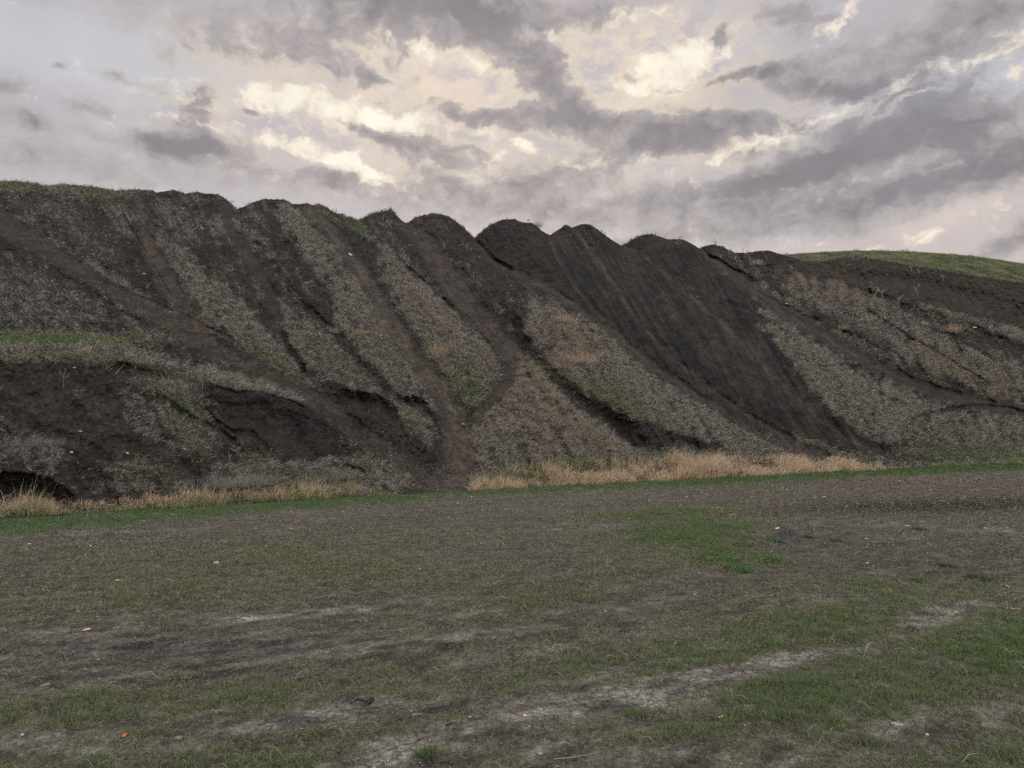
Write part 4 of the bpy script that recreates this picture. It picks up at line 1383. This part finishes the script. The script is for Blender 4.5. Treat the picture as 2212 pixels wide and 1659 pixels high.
for (sx, sy, w, lab) in [
        (3035, 2122, 40, "small round weed mat just under the left end of the dirt heap"),
        (2998, 2108, 36, "bright weed mat left of the small round one"),
        (3010, 2190, 95, "widest bright green weed mat, lowest of the group by the heap"),
        (2905, 2135, 70, "green weed mat at the upper left of the bright patch"),
        (2890, 2230, 80, "green weed mat at the lower left of the bright patch"),
        (2800, 2160, 110, "broad weed mat in the middle of the bright green patch"),
        (2740, 2190, 70, "weed mat at the left end of the bright green patch"),
        (3160, 2105, 40, "dark weed mat on bare soil right of the dirt heap"),
        (3270, 2118, 44, "second dark weed mat right of the dirt heap"),
        (3590, 2070, 46, "weed mat on brown soil beside the pale stick at right"),
        (3700, 2212, 50, "lone weed mat on the brown soil near the right edge"),
        (3820, 2262, 70, "loose weed mat furthest right on the brown soil"),
        (3580, 2270, 50, "dark weed mat just above the long green grass at right")]:
    p = gpos(sx, sy)
    m = px_m(p.y)
    r_ = random.Random(int(sx))
    wd = w * m / 2
    nb = int(300 + w * 6)
    rr = np.random.default_rng(int(sx) + 7)
    b = np.zeros((nb, 3))
    b[:, 0] = np.clip(rr.normal(0, wd * 0.55, nb), -wd, wd)
    b[:, 1] = np.clip(rr.normal(0, wd * 0.9, nb), -1.6 * wd, 1.6 * wd)
    cw = fbm(b[:, 0] / 0.22 + sx, b[:, 1] / 0.3, 5, 2)
    b[:, 1] += 0.25 * wd * cw
    b[:, 2] = rr.uniform(-0.01, 0.018, nb) * np.exp(-(b[:, 0] / wd) ** 2)
    L = rr.uniform(0.015, 0.05, nb) * (0.7 + 0.8 * np.clip(cw + .3, 0, 1))
    cc = pickc(rr, nb, [[0.07, 0.16, 0.05], [0.10, 0.20, 0.07], G_OLIVE, G_DEEP], [3, 2, 2, 2])
    if sx > 3100:
        cc = cc * np.array([0.95, 0.70, 0.80])
        keep = rr.uniform(0, 1, nb) < 0.55
        b, L, cc = b[keep], L[keep], cc[keep]
        nb = len(b)
    o = blades("low_weed", b, np.tile([0, 0, 1.0], (nb, 1)), L, rr.uniform(0.010, 0.020, nb), rr.uniform(0.3, 0.9, nb), cc * 0.8, cc * 1.1, M_BLADE, int(sx) + 9)
    o.location = p
    tag(o, lab, "weed", "low green weeds on the lot")


# --- dead weed stalks on the skyline
def weed(sx, sy, hpx, label, seed, mat, branches=4, spread=0.35, thick=1.0, group="dry weed stalks along the crest", name="weed_stalk", curve=0.1, lift=0):
    p, nn_ = hill_at(sx / 1.80832, sy / 1.80832)
    p = Vector(p)
    m = px_m(p.y)
    H = hpx * m
    rr = random.Random(seed)
    root = bpy.data.objects.new(name, None)
    root.empty_display_size = 0.1
    C.objects.link(root)
    root.location = p + Vector((0, 0, -0.03))
    cx_, cy_ = rr.uniform(-curve, curve) * H, rr.uniform(-curve, curve) * H
    path = [Vector((cx_ * (t / 8) ** 2, cy_ * (t / 8) ** 2, H * t / 8)) for t in range(9)]
    r0 = 0.011 * thick * m / 0.012
    V, Fc = tube(path, [r0 * (1 - 0.6 * t / 8) for t in range(9)], 5)
    bmesh_obj("stem", V, Fc, mat, root)
    if branches:
        parts = []
        for k in range(branches):
            i = rr.randint(3, 8)
            a = rr.uniform(0, 2 * math.pi)
            L_ = H * rr.uniform(0.5, 1.0) * spread
            st_ = path[i]
            d = Vector((math.cos(a), math.sin(a) * 0.7, rr.uniform(0.5, 1.2))).normalized()
            pth = [st_, st_ + d * L_ * .5, st_ + d * L_ + Vector((0, 0, L_ * .15))]
            parts.append(tube(pth, [r0 * .55, r0 * .45, r0 * .3], 4))
            e = pth[-1]
            sv, sf = stone_mesh(r0 * 1.5, r0 * 1.5, r0 * 2.3, k, 0.1, 6, 4)
            parts.append(([Vector(v) + e for v in sv], sf))
        V, Fc = merge(parts)
        bmesh_obj("seed_head", V, Fc, mat, root)
    tag(root, label, "dry weed", group)
    return root


for (sx, sy, h_, br_, lab) in [
        (906, 805, 28, 3, "branched dry stalk on the crest just left of the first deep notch"),
        (1297, 835, 24, 2, "left of two thin stalks above the bright green crest patch"),
        (1311, 842, 26, 3, "right of two thin stalks above the bright green crest patch"),
        (1502, 824, 14, 1, "short stalk just left of the sharp grassy summit"),
        (1524, 820, 16, 1, "short stalk on the tip of the sharp grassy summit"),
        (1806, 902, 24, 2, "left stalk on the flank left of the deep central notch"),
        (1817, 912, 26, 2, "tall stalk on the flank nearest the deep central notch"),
        (1982, 856, 10, 1, "tiny stalk on the broad rounded hump right of the central notch"),
        (2060, 870, 18, 1, "straight stalk between the two humps right of the central notch"),
        (2067, 872, 16, 3, "forked stalk beside the straight one right of the central notch"),
        (2350, 912, 16, 3, "drooping stalk on the flank of the twin-peaked hump"),
        (2362, 924, 18, 2, "lower stalk on the flank of the twin-peaked hump"),
        (2563, 915, 10, 3, "bent weed on the top of the fourth hump"),
        (2657, 936, 14, 1, "left of a close pair of stalks on the small hump"),
        (2663, 937, 18, 1, "right of a close pair of stalks on the small hump"),
        (2788, 954, 22, 2, "tallest stalk on the last low dark hump"),
        (2796, 956, 10, 4, "bushy little weed beside the tallest stalk of the last hump"),
        (2824, 970, 14, 1, "thin stalk on the falling side of the last low hump"),
        (2903, 984, 18, 1, "left of two post-like stalks in the shallow dip at right"),
        (2923, 983, 14, 1, "right of two post-like stalks in the shallow dip at right"),
        (3073, 992, 14, 2, "lone leaning stalk where the dark slope meets the green hill"),
        ]:
    weed(sx, sy, h_, lab, int(sx), M_STALK, br_)

for (sx, sy, h_, br_, sprd, lab) in [
        (3412, 1135, 26, 5, .8, "pale twiggy weed topmost beside the upper right gully"),
        (3418, 1172, 30, 8, .9, "pale branching weed on the left of the tangled group at right"),
        (3448, 1172, 34, 8, .8, "pale branching weed in the middle of the tangled group at right"),
        (3510, 1205, 34, 9, .7, "bushiest pale weed, at the right end of the tangled group"),
        (3585, 1160, 36, 7, .8, "greyish forked weed across the gully from the tangled group"),
        (3402, 1275, 30, 6, .9, "crooked pale weed lowest in the right-hand dry grass"),
        (3445, 1255, 26, 4, .6, "upright pale weed right of the crooked lowest one"),
        (3648, 1280, 24, 3, .3, "straight thin stalk below the gully at the far right"),
        (3560, 1060, 20, 2, .3, "left of two tan stalks below the green hill"),
        (3592, 1072, 22, 2, .3, "right of two tan stalks below the green hill"),
        (3685, 1095, 26, 3, .4, "tan stalk with a fork at the upper right"),
        (660, 1545, 64, 2, .2, "tall thin leaning stalk below the left gully"),
        (791, 1520, 44, 1, .2, "bleached upright stalk on the rim of the bare left wall"),
        (900, 1810, 40, 4, .3, "thin weed standing on the bank above the left foot grass"),
        (250, 1515, 55, 5, .7, "forked bleached weed on the brown left bank"),
        (1163, 948, 40, 3, .5, "pale weed standing under the second hump on the left slope"),
        (1850, 1085, 22, 2, .3, "small pale stalk on the slope below the central notch"),
        (3080, 1180, 18, 2, .3, "short pale stalk by the white stone above the narrow track"),
        (3377, 1350, 30, 2, .2, "thin pale stalk on the lower rim of the narrow track"),
        (3600, 1560, 34, 3, .25, "pale upright weed on the lower right slope")]:
    weed(sx, sy, h_, lab, int(sx) + 3, M_WOODP, br_, sprd, 0.8, "bleached dead weeds on the slope", "dead_weed", 0.25)


# --- straw tufts that stand out on the slope
for (sx, sy, h_, s_, n, col, lab) in [
        (2957, 1036, 34, 14, 160, STRAW * .9, "yellowish grass tuft just below the low crest at right"),
        (3728, 1298, 44, 16, 200, STRAW_OR * .75, "orange-brown grass tuft beside the dark gully at far right"),
        (2255, 1420, 60, 40, 420, STRAW_OR * .8, "orange dry grass clump on the slope right of the forked gully"),
        (2190, 1260, 44, 30, 260, STRAW_OR * .75, "tan grass clump at the top of the dry patch right of centre"),
        (1715, 1385, 60, 24, 260, STRAW_OR * .7, "orange grass clump between the two central tracks"),
        (1400, 1310, 30, 20, 200, STRAW_OR * .7, "tan tuft above the green patch left of the central track"),
        (1300, 1300, 34, 18, 160, STRAW * .9, "pale spiky tuft beside the dark rill left of the central track"),
        (3110, 1165, 30, 12, 120, STRAW * .8, "dry tuft on the upper rim of the narrow right track"),
        (3290, 1290, 34, 14, 140, STRAW_OR * .7, "reddish tuft on the rim lower along the narrow right track"),
        (1200, 1430, 0, 0, 0, STRAW, None),
        (2100, 880, 26, 14, 120, STRAW * .6, "small straw tuft hanging under the hump right of the central notch"),
        (2730, 1835, 90, 70, 700, STRAW_OR, "tallest orange grass clump in the foot band right of centre"),
        (2000, 1925, 50, 34, 360, STRAW_OR, "orange grass clump at the left end of the right foot band"),
        (150, 1740, 50, 60, 420, STRAW_GY * .8, "grey-brown brush on the lower left bank"),
        (870, 1900, 70, 60, 520, STRAW_GY * .9, "tangled grey brush at the foot of the left bank"),
        (1000, 1890, 60, 50, 420, STRAW_GY, "paler tangled brush right of the grey brush on the left"),
        (1310, 1870, 44, 50, 360, STRAW_GY * .8, "low brush left of the central gravel fan")]:
    if not lab:
        continue
    p, nn_ = hill_at(sx / 1.80832, sy / 1.80832)
    p = Vector(p)
    m = px_m(p.y)
    tuft_obj("straw_tuft", p, n, h_ * m, s_ * m * .8, [col, col * .75, col * 1.15], lab, "grass tuft", int(sx) + 2,
             "dry grass tufts standing out on the slope", wide=0.011 * m / 0.008 * 0.7, lean=(0.05, 0.6))

# ================================================================== sky
world = bpy.data.worlds.new("World")
sc.world = world
world.use_nodes = True
world.cycles.sampling_method = 'NONE'
nt = world.node_tree
nt.nodes.clear()
wo = N(nt, 'ShaderNodeOutputWorld')
bg = N(nt, 'ShaderNodeBackground')
bg.inputs[1].default_value = 1.0
tc = N(nt, 'ShaderNodeTexCoord')
sep = N(nt, 'ShaderNodeSeparateXYZ')
nt.links.new(tc.outputs['Generated'], sep.inputs[0])
AZ = math_n(nt, 'ARCTAN2', sep.outputs[0], sep.outputs[1])
EL = math_n(nt, 'ARCSINE', sep.outputs[2])
comb = N(nt, 'ShaderNodeCombineXYZ')
nt.links.new(AZ, comb.inputs[0])
nt.links.new(EL, comb.inputs[1])
# flattened coordinates for cloud grain (clouds are wider than high)
cs_ = N(nt, 'ShaderNodeVectorMath', operation='MULTIPLY')
nt.links.new(comb.outputs[0], cs_.inputs[0])
cs_.inputs[1].default_value = (1.0, 1.4, 1.0)


def noise(vec, scale, detail, rough, off=(0, 0, 0), dist=0.0):
    ad = N(nt, 'ShaderNodeVectorMath', operation='ADD')
    nt.links.new(vec, ad.inputs[0])
    ad.inputs[1].default_value = off
    n_ = N(nt, 'ShaderNodeTexNoise', noise_dimensions='2D')
    n_.inputs['Scale'].default_value = scale
    n_.inputs['Detail'].default_value = detail
    n_.inputs['Roughness'].default_value = rough
    n_.inputs['Distortion'].default_value = dist
    nt.links.new(ad.outputs[0], n_.inputs['Vector'])
    return n_


w1 = noise(cs_.outputs[0], 5.0, 2, 0.5, (3, 1, 0))
w2 = noise(cs_.outputs[0], 15.0, 6, 0.62, (7, 2, 1))


def vmad(a, mulv, addv):
    v = N(nt, 'ShaderNodeVectorMath', operation='MULTIPLY_ADD')
    nt.links.new(a, v.inputs[0])
    v.inputs[1].default_value = mulv
    if isinstance(addv, tuple):
        v.inputs[2].default_value = addv
    else:
        nt.links.new(addv, v.inputs[2])
    return v.outputs[0]


c1 = vmad(w1.outputs['Color'], (0.020, 0.014, 0), (-0.010, -0.007, 0))
ca = N(nt, 'ShaderNodeVectorMath', operation='ADD')
nt.links.new(c1, ca.inputs[0])
nt.links.new(comb.outputs[0], ca.inputs[1])
c2_ = vmad(w2.outputs['Color'], (0.044, 0.032, 0), (-0.022, -0.016, 0))
cb = N(nt, 'ShaderNodeVectorMath', operation='ADD')
nt.links.new(c2_, cb.inputs[0])
nt.links.new(ca.outputs[0], cb.inputs[1])
WV = cb.outputs[0]


PREV = [None]


def blobs(lst):
    acc = None
    wv = WV
    for k_, (x, y, rx, ry, rot, am) in enumerate(lst):
        last = acc if acc is not None else PREV[0]
        if k_ % 8 == 0 and last is not None:      # evaluate the sum a few terms at a time
            v_ = N(nt, 'ShaderNodeVectorMath', operation='MULTIPLY_ADD')
            nt.links.new(last, v_.inputs[0])
            v_.inputs[1].default_value = (1e-7, 1e-7, 0)
            nt.links.new(WV, v_.inputs[2])
            wv = v_.outputs[0]
        a, e = ray(x, y)
        azv = math.atan2(float(a), 1.0)
        elv = math.atan(float(e) / math.sqrt(1 + float(a) ** 2))
        mp = N(nt, 'ShaderNodeMapping', vector_type='TEXTURE')
        mp.inputs['Location'].default_value = (azv, elv, 0)
        mp.inputs['Rotation'].default_value = (0, 0, math.radians(rot))
        mp.inputs['Scale'].default_value = (rx / F, ry / F, 1)
        nt.links.new(wv, mp.inputs[0])
        dt = N(nt, 'ShaderNodeVectorMath', operation='DOT_PRODUCT')
        nt.links.new(mp.outputs[0], dt.inputs[0])
        nt.links.new(mp.outputs[0], dt.inputs[1])
        g = math_n(nt, 'POWER', 0.3679, dt.outputs['Value'])
        acc = math_n(nt, 'MULTIPLY_ADD', g, am, acc if acc is not None else 0.0)
    PREV[0] = acc
    return acc


CLOUD = [(880, 15, 400, 60, -4, 1.0), (1000, -10, 420, 50, 0, .5), (1300, 20, 60, 16, 0, .4), (760, 60, 160, 30, 0, .3), (640, 105, 290, 48, -6, .8), (1090, 80, 140, 44, -22, .7), (330, 312, 120, 15, 0, .8), (430, 318, 120, 26, 2, 1.0), (422, 262, 34, 24, 20, .9),
         (440, 215, 30, 26, 50, .6), (200, 236, 40, 14, 0, .95), (50, 252, 46, 16, 0, .95), (10, 187, 50, 16, 0, .7), (530, 243, 22, 10, 0, .85), (135, 145, 24, 8, 0, .5), (800, 168, 36, 15, 0, .75),
         (800, 290, 80, 14, -18, .9), (940, 325, 150, 30, -8, 1.1), (1010, 245, 90, 20, -14, .9), (1130, 262, 80, 22, 0, .8), (1210, 225, 120, 40, -30, .9), (1350, 270, 200, 30, -6, 1.0),
         (1470, 305, 180, 30, 4, 1.0), (1570, 250, 120, 18, -12, .7), (1190, 160, 80, 44, -30, .7), (1640, 158, 130, 16, 4, .9), (1740, 180, 130, 20, -14, .95), (1850, 200, 50, 14, -8, .6),
         (700, 378, 60, 17, 0, .9), (1900, 300, 150, 40, 14, 1.0), (2060, 300, 190, 44, -8, 1.1), (1720, 370, 200, 34, 14, .9), (1200, 385, 170, 32, 4, .85), (1480, 420, 320, 32, 4, .85),
         (1750, 450, 420, 40, 4, .85), (2050, 400, 240, 34, 8, .85), (1700, 40, 90, 34, -20, .85), (1562, 68, 32, 18, 0, .8), (2080, 50, 260, 70, 12, 1.0), (560, 378, 220, 26, -3, .55),
         (100, 322, 130, 16, 0, .35), (230, 372, 240, 26, 0, .42), (1120, 470, 300, 30, 0, .42), (300, 180, 120, 20, -4, .35), (420, 120, 140, 36, 0, .3), (820, 215, 50, 14, 0, .45), (560, 300, 60, 10, 0, .4), (1620, 330, 80, 12, 10, .4), (2150, 248, 70, 14, 10, .7), (2180, 528, 80, 24, 24, .95), (1000, 425, 300, 34, 0, .6), (1430, 195, 40, 18, 0, .6), (1476, 95, 40, 14, 0, .5), (1366, 160, 24, 30, 0, .5),
         (1500, 515, 360, 22, 0, .35), (960, 395, 120, 18, -20, .6)]
GLOW = [(920, 100, 80, 24, -14, .8), (1030, 140, 70, 24, -8, .8), (1420, 165, 75, 36, 0, 1.0), (1535, 100, 70, 30, 10, .9), (1460, 120, 80, 30, 0, .8), (1380, 190, 80, 16, 0, .8),
        (1181, 72, 50, 20, 0, .9), (1316, 45, 50, 22, 10, .8), (1406, 14, 50, 22, 0, .8), (1130, 140, 30, 16, 0, .5), (700, 240, 260, 34, -3, .95), (860, 262, 130, 24, -8, .9),
        (620, 200, 90, 20, 0, .6), (680, 335, 150, 22, -14, .95), (760, 350, 60, 30, -30, .8), (830, 385, 90, 16, -12, .9), (960, 360, 60, 14, -20, .6),
        (1640, 305, 130, 13, 12, 1.1), (1700, 275, 90, 12, 8, .8), (1810, 48, 42, 14, 30, 1.2), (1760, 72, 30, 10, 0, 1.0), (1980, 156, 70, 12, 24, 1.1), (2150, 112, 70, 16, 14, 1.1),
        (2200, 160, 30, 20, 0, .7), (1340, 345, 120, 12, 4, .7), (1140, 320, 90, 16, -18, .9), (1050, 350, 50, 12, 20, .8), (1910, 244, 55, 9, 20, 1.0), (1860, 210, 30, 8, 0, 1.1),
        (1960, 212, 40, 9, 12, 1.0), (1920, 196, 24, 6, 0, .9), (1815, 405, 90, 9, 16, .8), (1690, 408, 26, 6, 10, 1.0), (2020, 378, 60, 5, 8, .9), (1190, 456, 26, 7, 0, 1.2), (1140, 430, 20, 6, 0, .8),
        (2060, 490, 200, 15, 10, .75), (1750, 525, 200, 9, 0, .45), (400, 270, 120, 14, 0, .6), (330, 205, 60, 10, 0, .4), (560, 230, 60, 20, 0, .5), (480, 350, 120, 12, -8, .5),
        (1200, 250, 40, 14, 0, .3), (1500, 235, 90, 12, 6, .5), (1570, 340, 120, 8, 8, .6), (1260, 130, 40, 20, 0, .5)]
WARM = [(760, 250, 620, 150, -4, .8), (1400, 130, 300, 120, 0, .9), (1650, 300, 300, 60, 8, .5), (2050, 480, 300, 40, 8, .5), (930, 120, 200, 60, -10, .5)]
BLUE = [(1850, 235, 220, 46, 10, .9), (60, 60, 400, 80, 0, .8), (2150, 180, 160, 60, 0, .7), (1540, 120, 60, 20, 0, .4), (1980, 500, 0.1, .1, 0, 0), (1700, 60, 160, 40, 0, .4),
        (200, 130, 300, 60, 0, .4), (1900, 440, 400, 60, 8, .35)]
K = blobs(CLOUD)
G = blobs(GLOW)
B_ = blobs(BLUE)
WM = blobs(WARM)
nA = noise(WV, 9.0, 7, 0.58, (11, 4, 2))
csw = N(nt, 'ShaderNodeVectorMath', operation='MULTIPLY')
nt.links.new(WV, csw.inputs[0])
csw.inputs[1].default_value = (1.0, 1.55, 1.0)
nB = noise(csw.outputs[0], 30.0, 9, 0.62, (1, 9, 5))
nB2 = noise(csw.outputs[0], 11.0, 8, 0.62, (31, 19, 5))
nWm = noise(csw.outputs[0], 14.0, 8, 0.66, (51, 9, 5))
nC = noise(csw.outputs[0], 3.0, 4, 0.55, (21, 3, 5))


def mrange(v, a, b_, c, d, smooth=True):
    n_ = N(nt, 'ShaderNodeMapRange')
    n_.interpolation_type = 'SMOOTHSTEP' if smooth else 'LINEAR'
    nt.links.new(v, n_.inputs[0])
    for i, q_ in enumerate((a, b_, c, d)):
        n_.inputs[i + 1].default_value = q_
    return n_.outputs[0]


# away from the photographed quarter the unseen cover is broken cloud, brightened as added fill light
ny = mrange(sep.outputs[1], 0.2, -0.2, 0.0, 1.0)
hi = mrange(EL, 0.62, 0.85, 0.0, 1.0)
other = math_n(nt, 'MAXIMUM', ny, hi)
Kt = math_n(nt, 'MULTIPLY_ADD', other, 0.35, K)
Kg = math_n(nt, 'MULTIPLY_ADD', mrange(Kt, 0.0, 0.7, 0.0, 1.0), 0.95, 0.75)
Kn = math_n(nt, 'MULTIPLY_ADD', math_n(nt, 'ADD', nB.outputs[0], -0.5), Kg, Kt)
Kn = math_n(nt, 'ADD', Kn, math_n(nt, 'MULTIPLY_ADD', nC.outputs[0], 0.30, -0.15))
KF = mrange(Kn, 0.10, 0.78, 0.0, 1.0)
KD = mrange(Kn, 0.55, 1.55, 0.0, 1.0)
Gn = math_n(nt, 'ADD', G, math_n(nt, 'MULTIPLY_ADD', nB.outputs[0], -3.0, 1.25))
GF = mrange(Gn, 0.45, 1.35, 0.0, 1.0)
BF = mrange(B_, 0.1, 0.9, 0.0, 1.0)


def mixn(f, a, b_):
    n_ = N(nt, 'ShaderNodeMix', data_type='RGBA')
    if isinstance(f, float):
        n_.inputs[0].default_value = f
    else:
        nt.links.new(f, n_.inputs[0])
    for s_, v in ((6, a), (7, b_)):
        if isinstance(v, (tuple, list, np.ndarray)):
            n_.inputs[s_].default_value = tuple(float(q_) for q_ in v[:3]) + (1.0,)
        else:
            nt.links.new(v, n_.inputs[s_])
    return n_.outputs[2]


pinkish = mrange(EL, 0.10, 0.42, 1.0, 0.0)
base = mixn(pinkish, lin((189, 185, 191)), lin((214, 199, 193)))
wmf = math_n(nt, 'MULTIPLY', mrange(WM, 0.12, 1.0, 0.0, 0.8), mrange(nWm.outputs[0], 0.36, 0.62, 0.15, 1.0))
base = mixn(wmf, base, lin((243, 223, 202)))
base = mixn(BF, base, lin((202, 201, 206)))
dark = mixn(KD, lin((178, 170, 169)), lin((137, 131, 135)))
dark = mixn(math_n(nt, 'MULTIPLY', BF, 0.6), dark, lin((138, 138, 148)))
inn = math_n(nt, 'MULTIPLY_ADD', nB2.outputs[0], 0.55, 0.735)
dsc = N(nt, 'ShaderNodeVectorMath', operation='SCALE')
nt.links.new(dark, dsc.inputs[0])
nt.links.new(inn, dsc.inputs['Scale'])
colr = mixn(math_n(nt, 'MULTIPLY', KF, 0.94), base, dsc.outputs[0])
rim = math_n(nt, 'MULTIPLY', math_n(nt, 'MULTIPLY', KF, math_n(nt, 'SUBTRACT', 1.0, KF)), math_n(nt, 'MULTIPLY', mrange(WM, 0.15, 0.9, 0.0, 1.0), 1.5))
colr = mixn(rim, colr, lin((255, 238, 208)))
gl = mixn(GF, lin((243, 228, 210)), lin((255, 249, 230)))
gfac = math_n(nt, 'MULTIPLY', mrange(Gn, 0.1, 0.9, 0.0, 1.0), math_n(nt, 'MULTIPLY_ADD', KF, -0.80, 1.0))
colr = mixn(gfac, colr, gl)
shade = math_n(nt, 'MULTIPLY_ADD', nA.outputs[0], 0.30, 0.85)
vs = N(nt, 'ShaderNodeVectorMath', operation='SCALE')
nt.links.new(colr, vs.inputs[0])
nt.links.new(shade, vs.inputs['Scale'])
SUN_EL, SUN_AZ = math.radians(22), math.radians(-4)
sky = N(nt, 'ShaderNodeTexSky', sky_type='NISHITA')
sky.sun_disc = False
sky.sun_elevation = SUN_EL
sky.sun_rotation = SUN_AZ
sk = N(nt, 'ShaderNodeVectorMath', operation='SCALE')
nt.links.new(sky.outputs[0], sk.inputs[0])
sk.inputs['Scale'].default_value = 0.07
fin = mixn(0.955, sk.outputs[0], vs.outputs[0])
# nothing bright comes from below the horizon
dn_ = mrange(sep.outputs[2], -0.08, 0.0, 0.25, 1.0)
dn_ = math_n(nt, 'MULTIPLY', dn_, math_n(nt, 'MULTIPLY_ADD', other, 1.35, 1.0))  # unseen sky overhead and behind boosted to fill ground and slope
fin = mixn(math_n(nt, 'MULTIPLY', other, 0.7), fin, lin((206, 203, 198)))
fs_ = N(nt, 'ShaderNodeVectorMath', operation='SCALE')
nt.links.new(fin, fs_.inputs[0])
nt.links.new(dn_, fs_.inputs['Scale'])
nt.links.new(fs_.outputs[0], bg.inputs[0])
nt.links.new(bg.outputs[0], wo.inputs[0])

sd = bpy.data.lights.new("sun", 'SUN')
sd.energy = 0.6
sd.angle = math.radians(25)
sd.color = (1.0, 0.90, 0.76)
so = bpy.data.objects.new("sun", sd)
C.objects.link(so)
dirv = Vector((math.sin(SUN_AZ) * math.cos(SUN_EL), math.cos(SUN_AZ) * math.cos(SUN_EL), math.sin(SUN_EL)))
so.rotation_euler = dirv.to_track_quat('Z', 'Y').to_euler()

# ================================================================== output
sc.view_settings.view_transform = 'Standard'
sc.view_settings.look = 'None'
sc.view_settings.exposure = 0.0
sc.view_settings.gamma = 1
sc.render.engine = 'CYCLES'
sc.cycles.max_bounces = 3
sc.cycles.diffuse_bounces = 2
sc.cycles.glossy_bounces = 1
sc.cycles.transmission_bounces = 2
sc.cycles.use_denoising = False
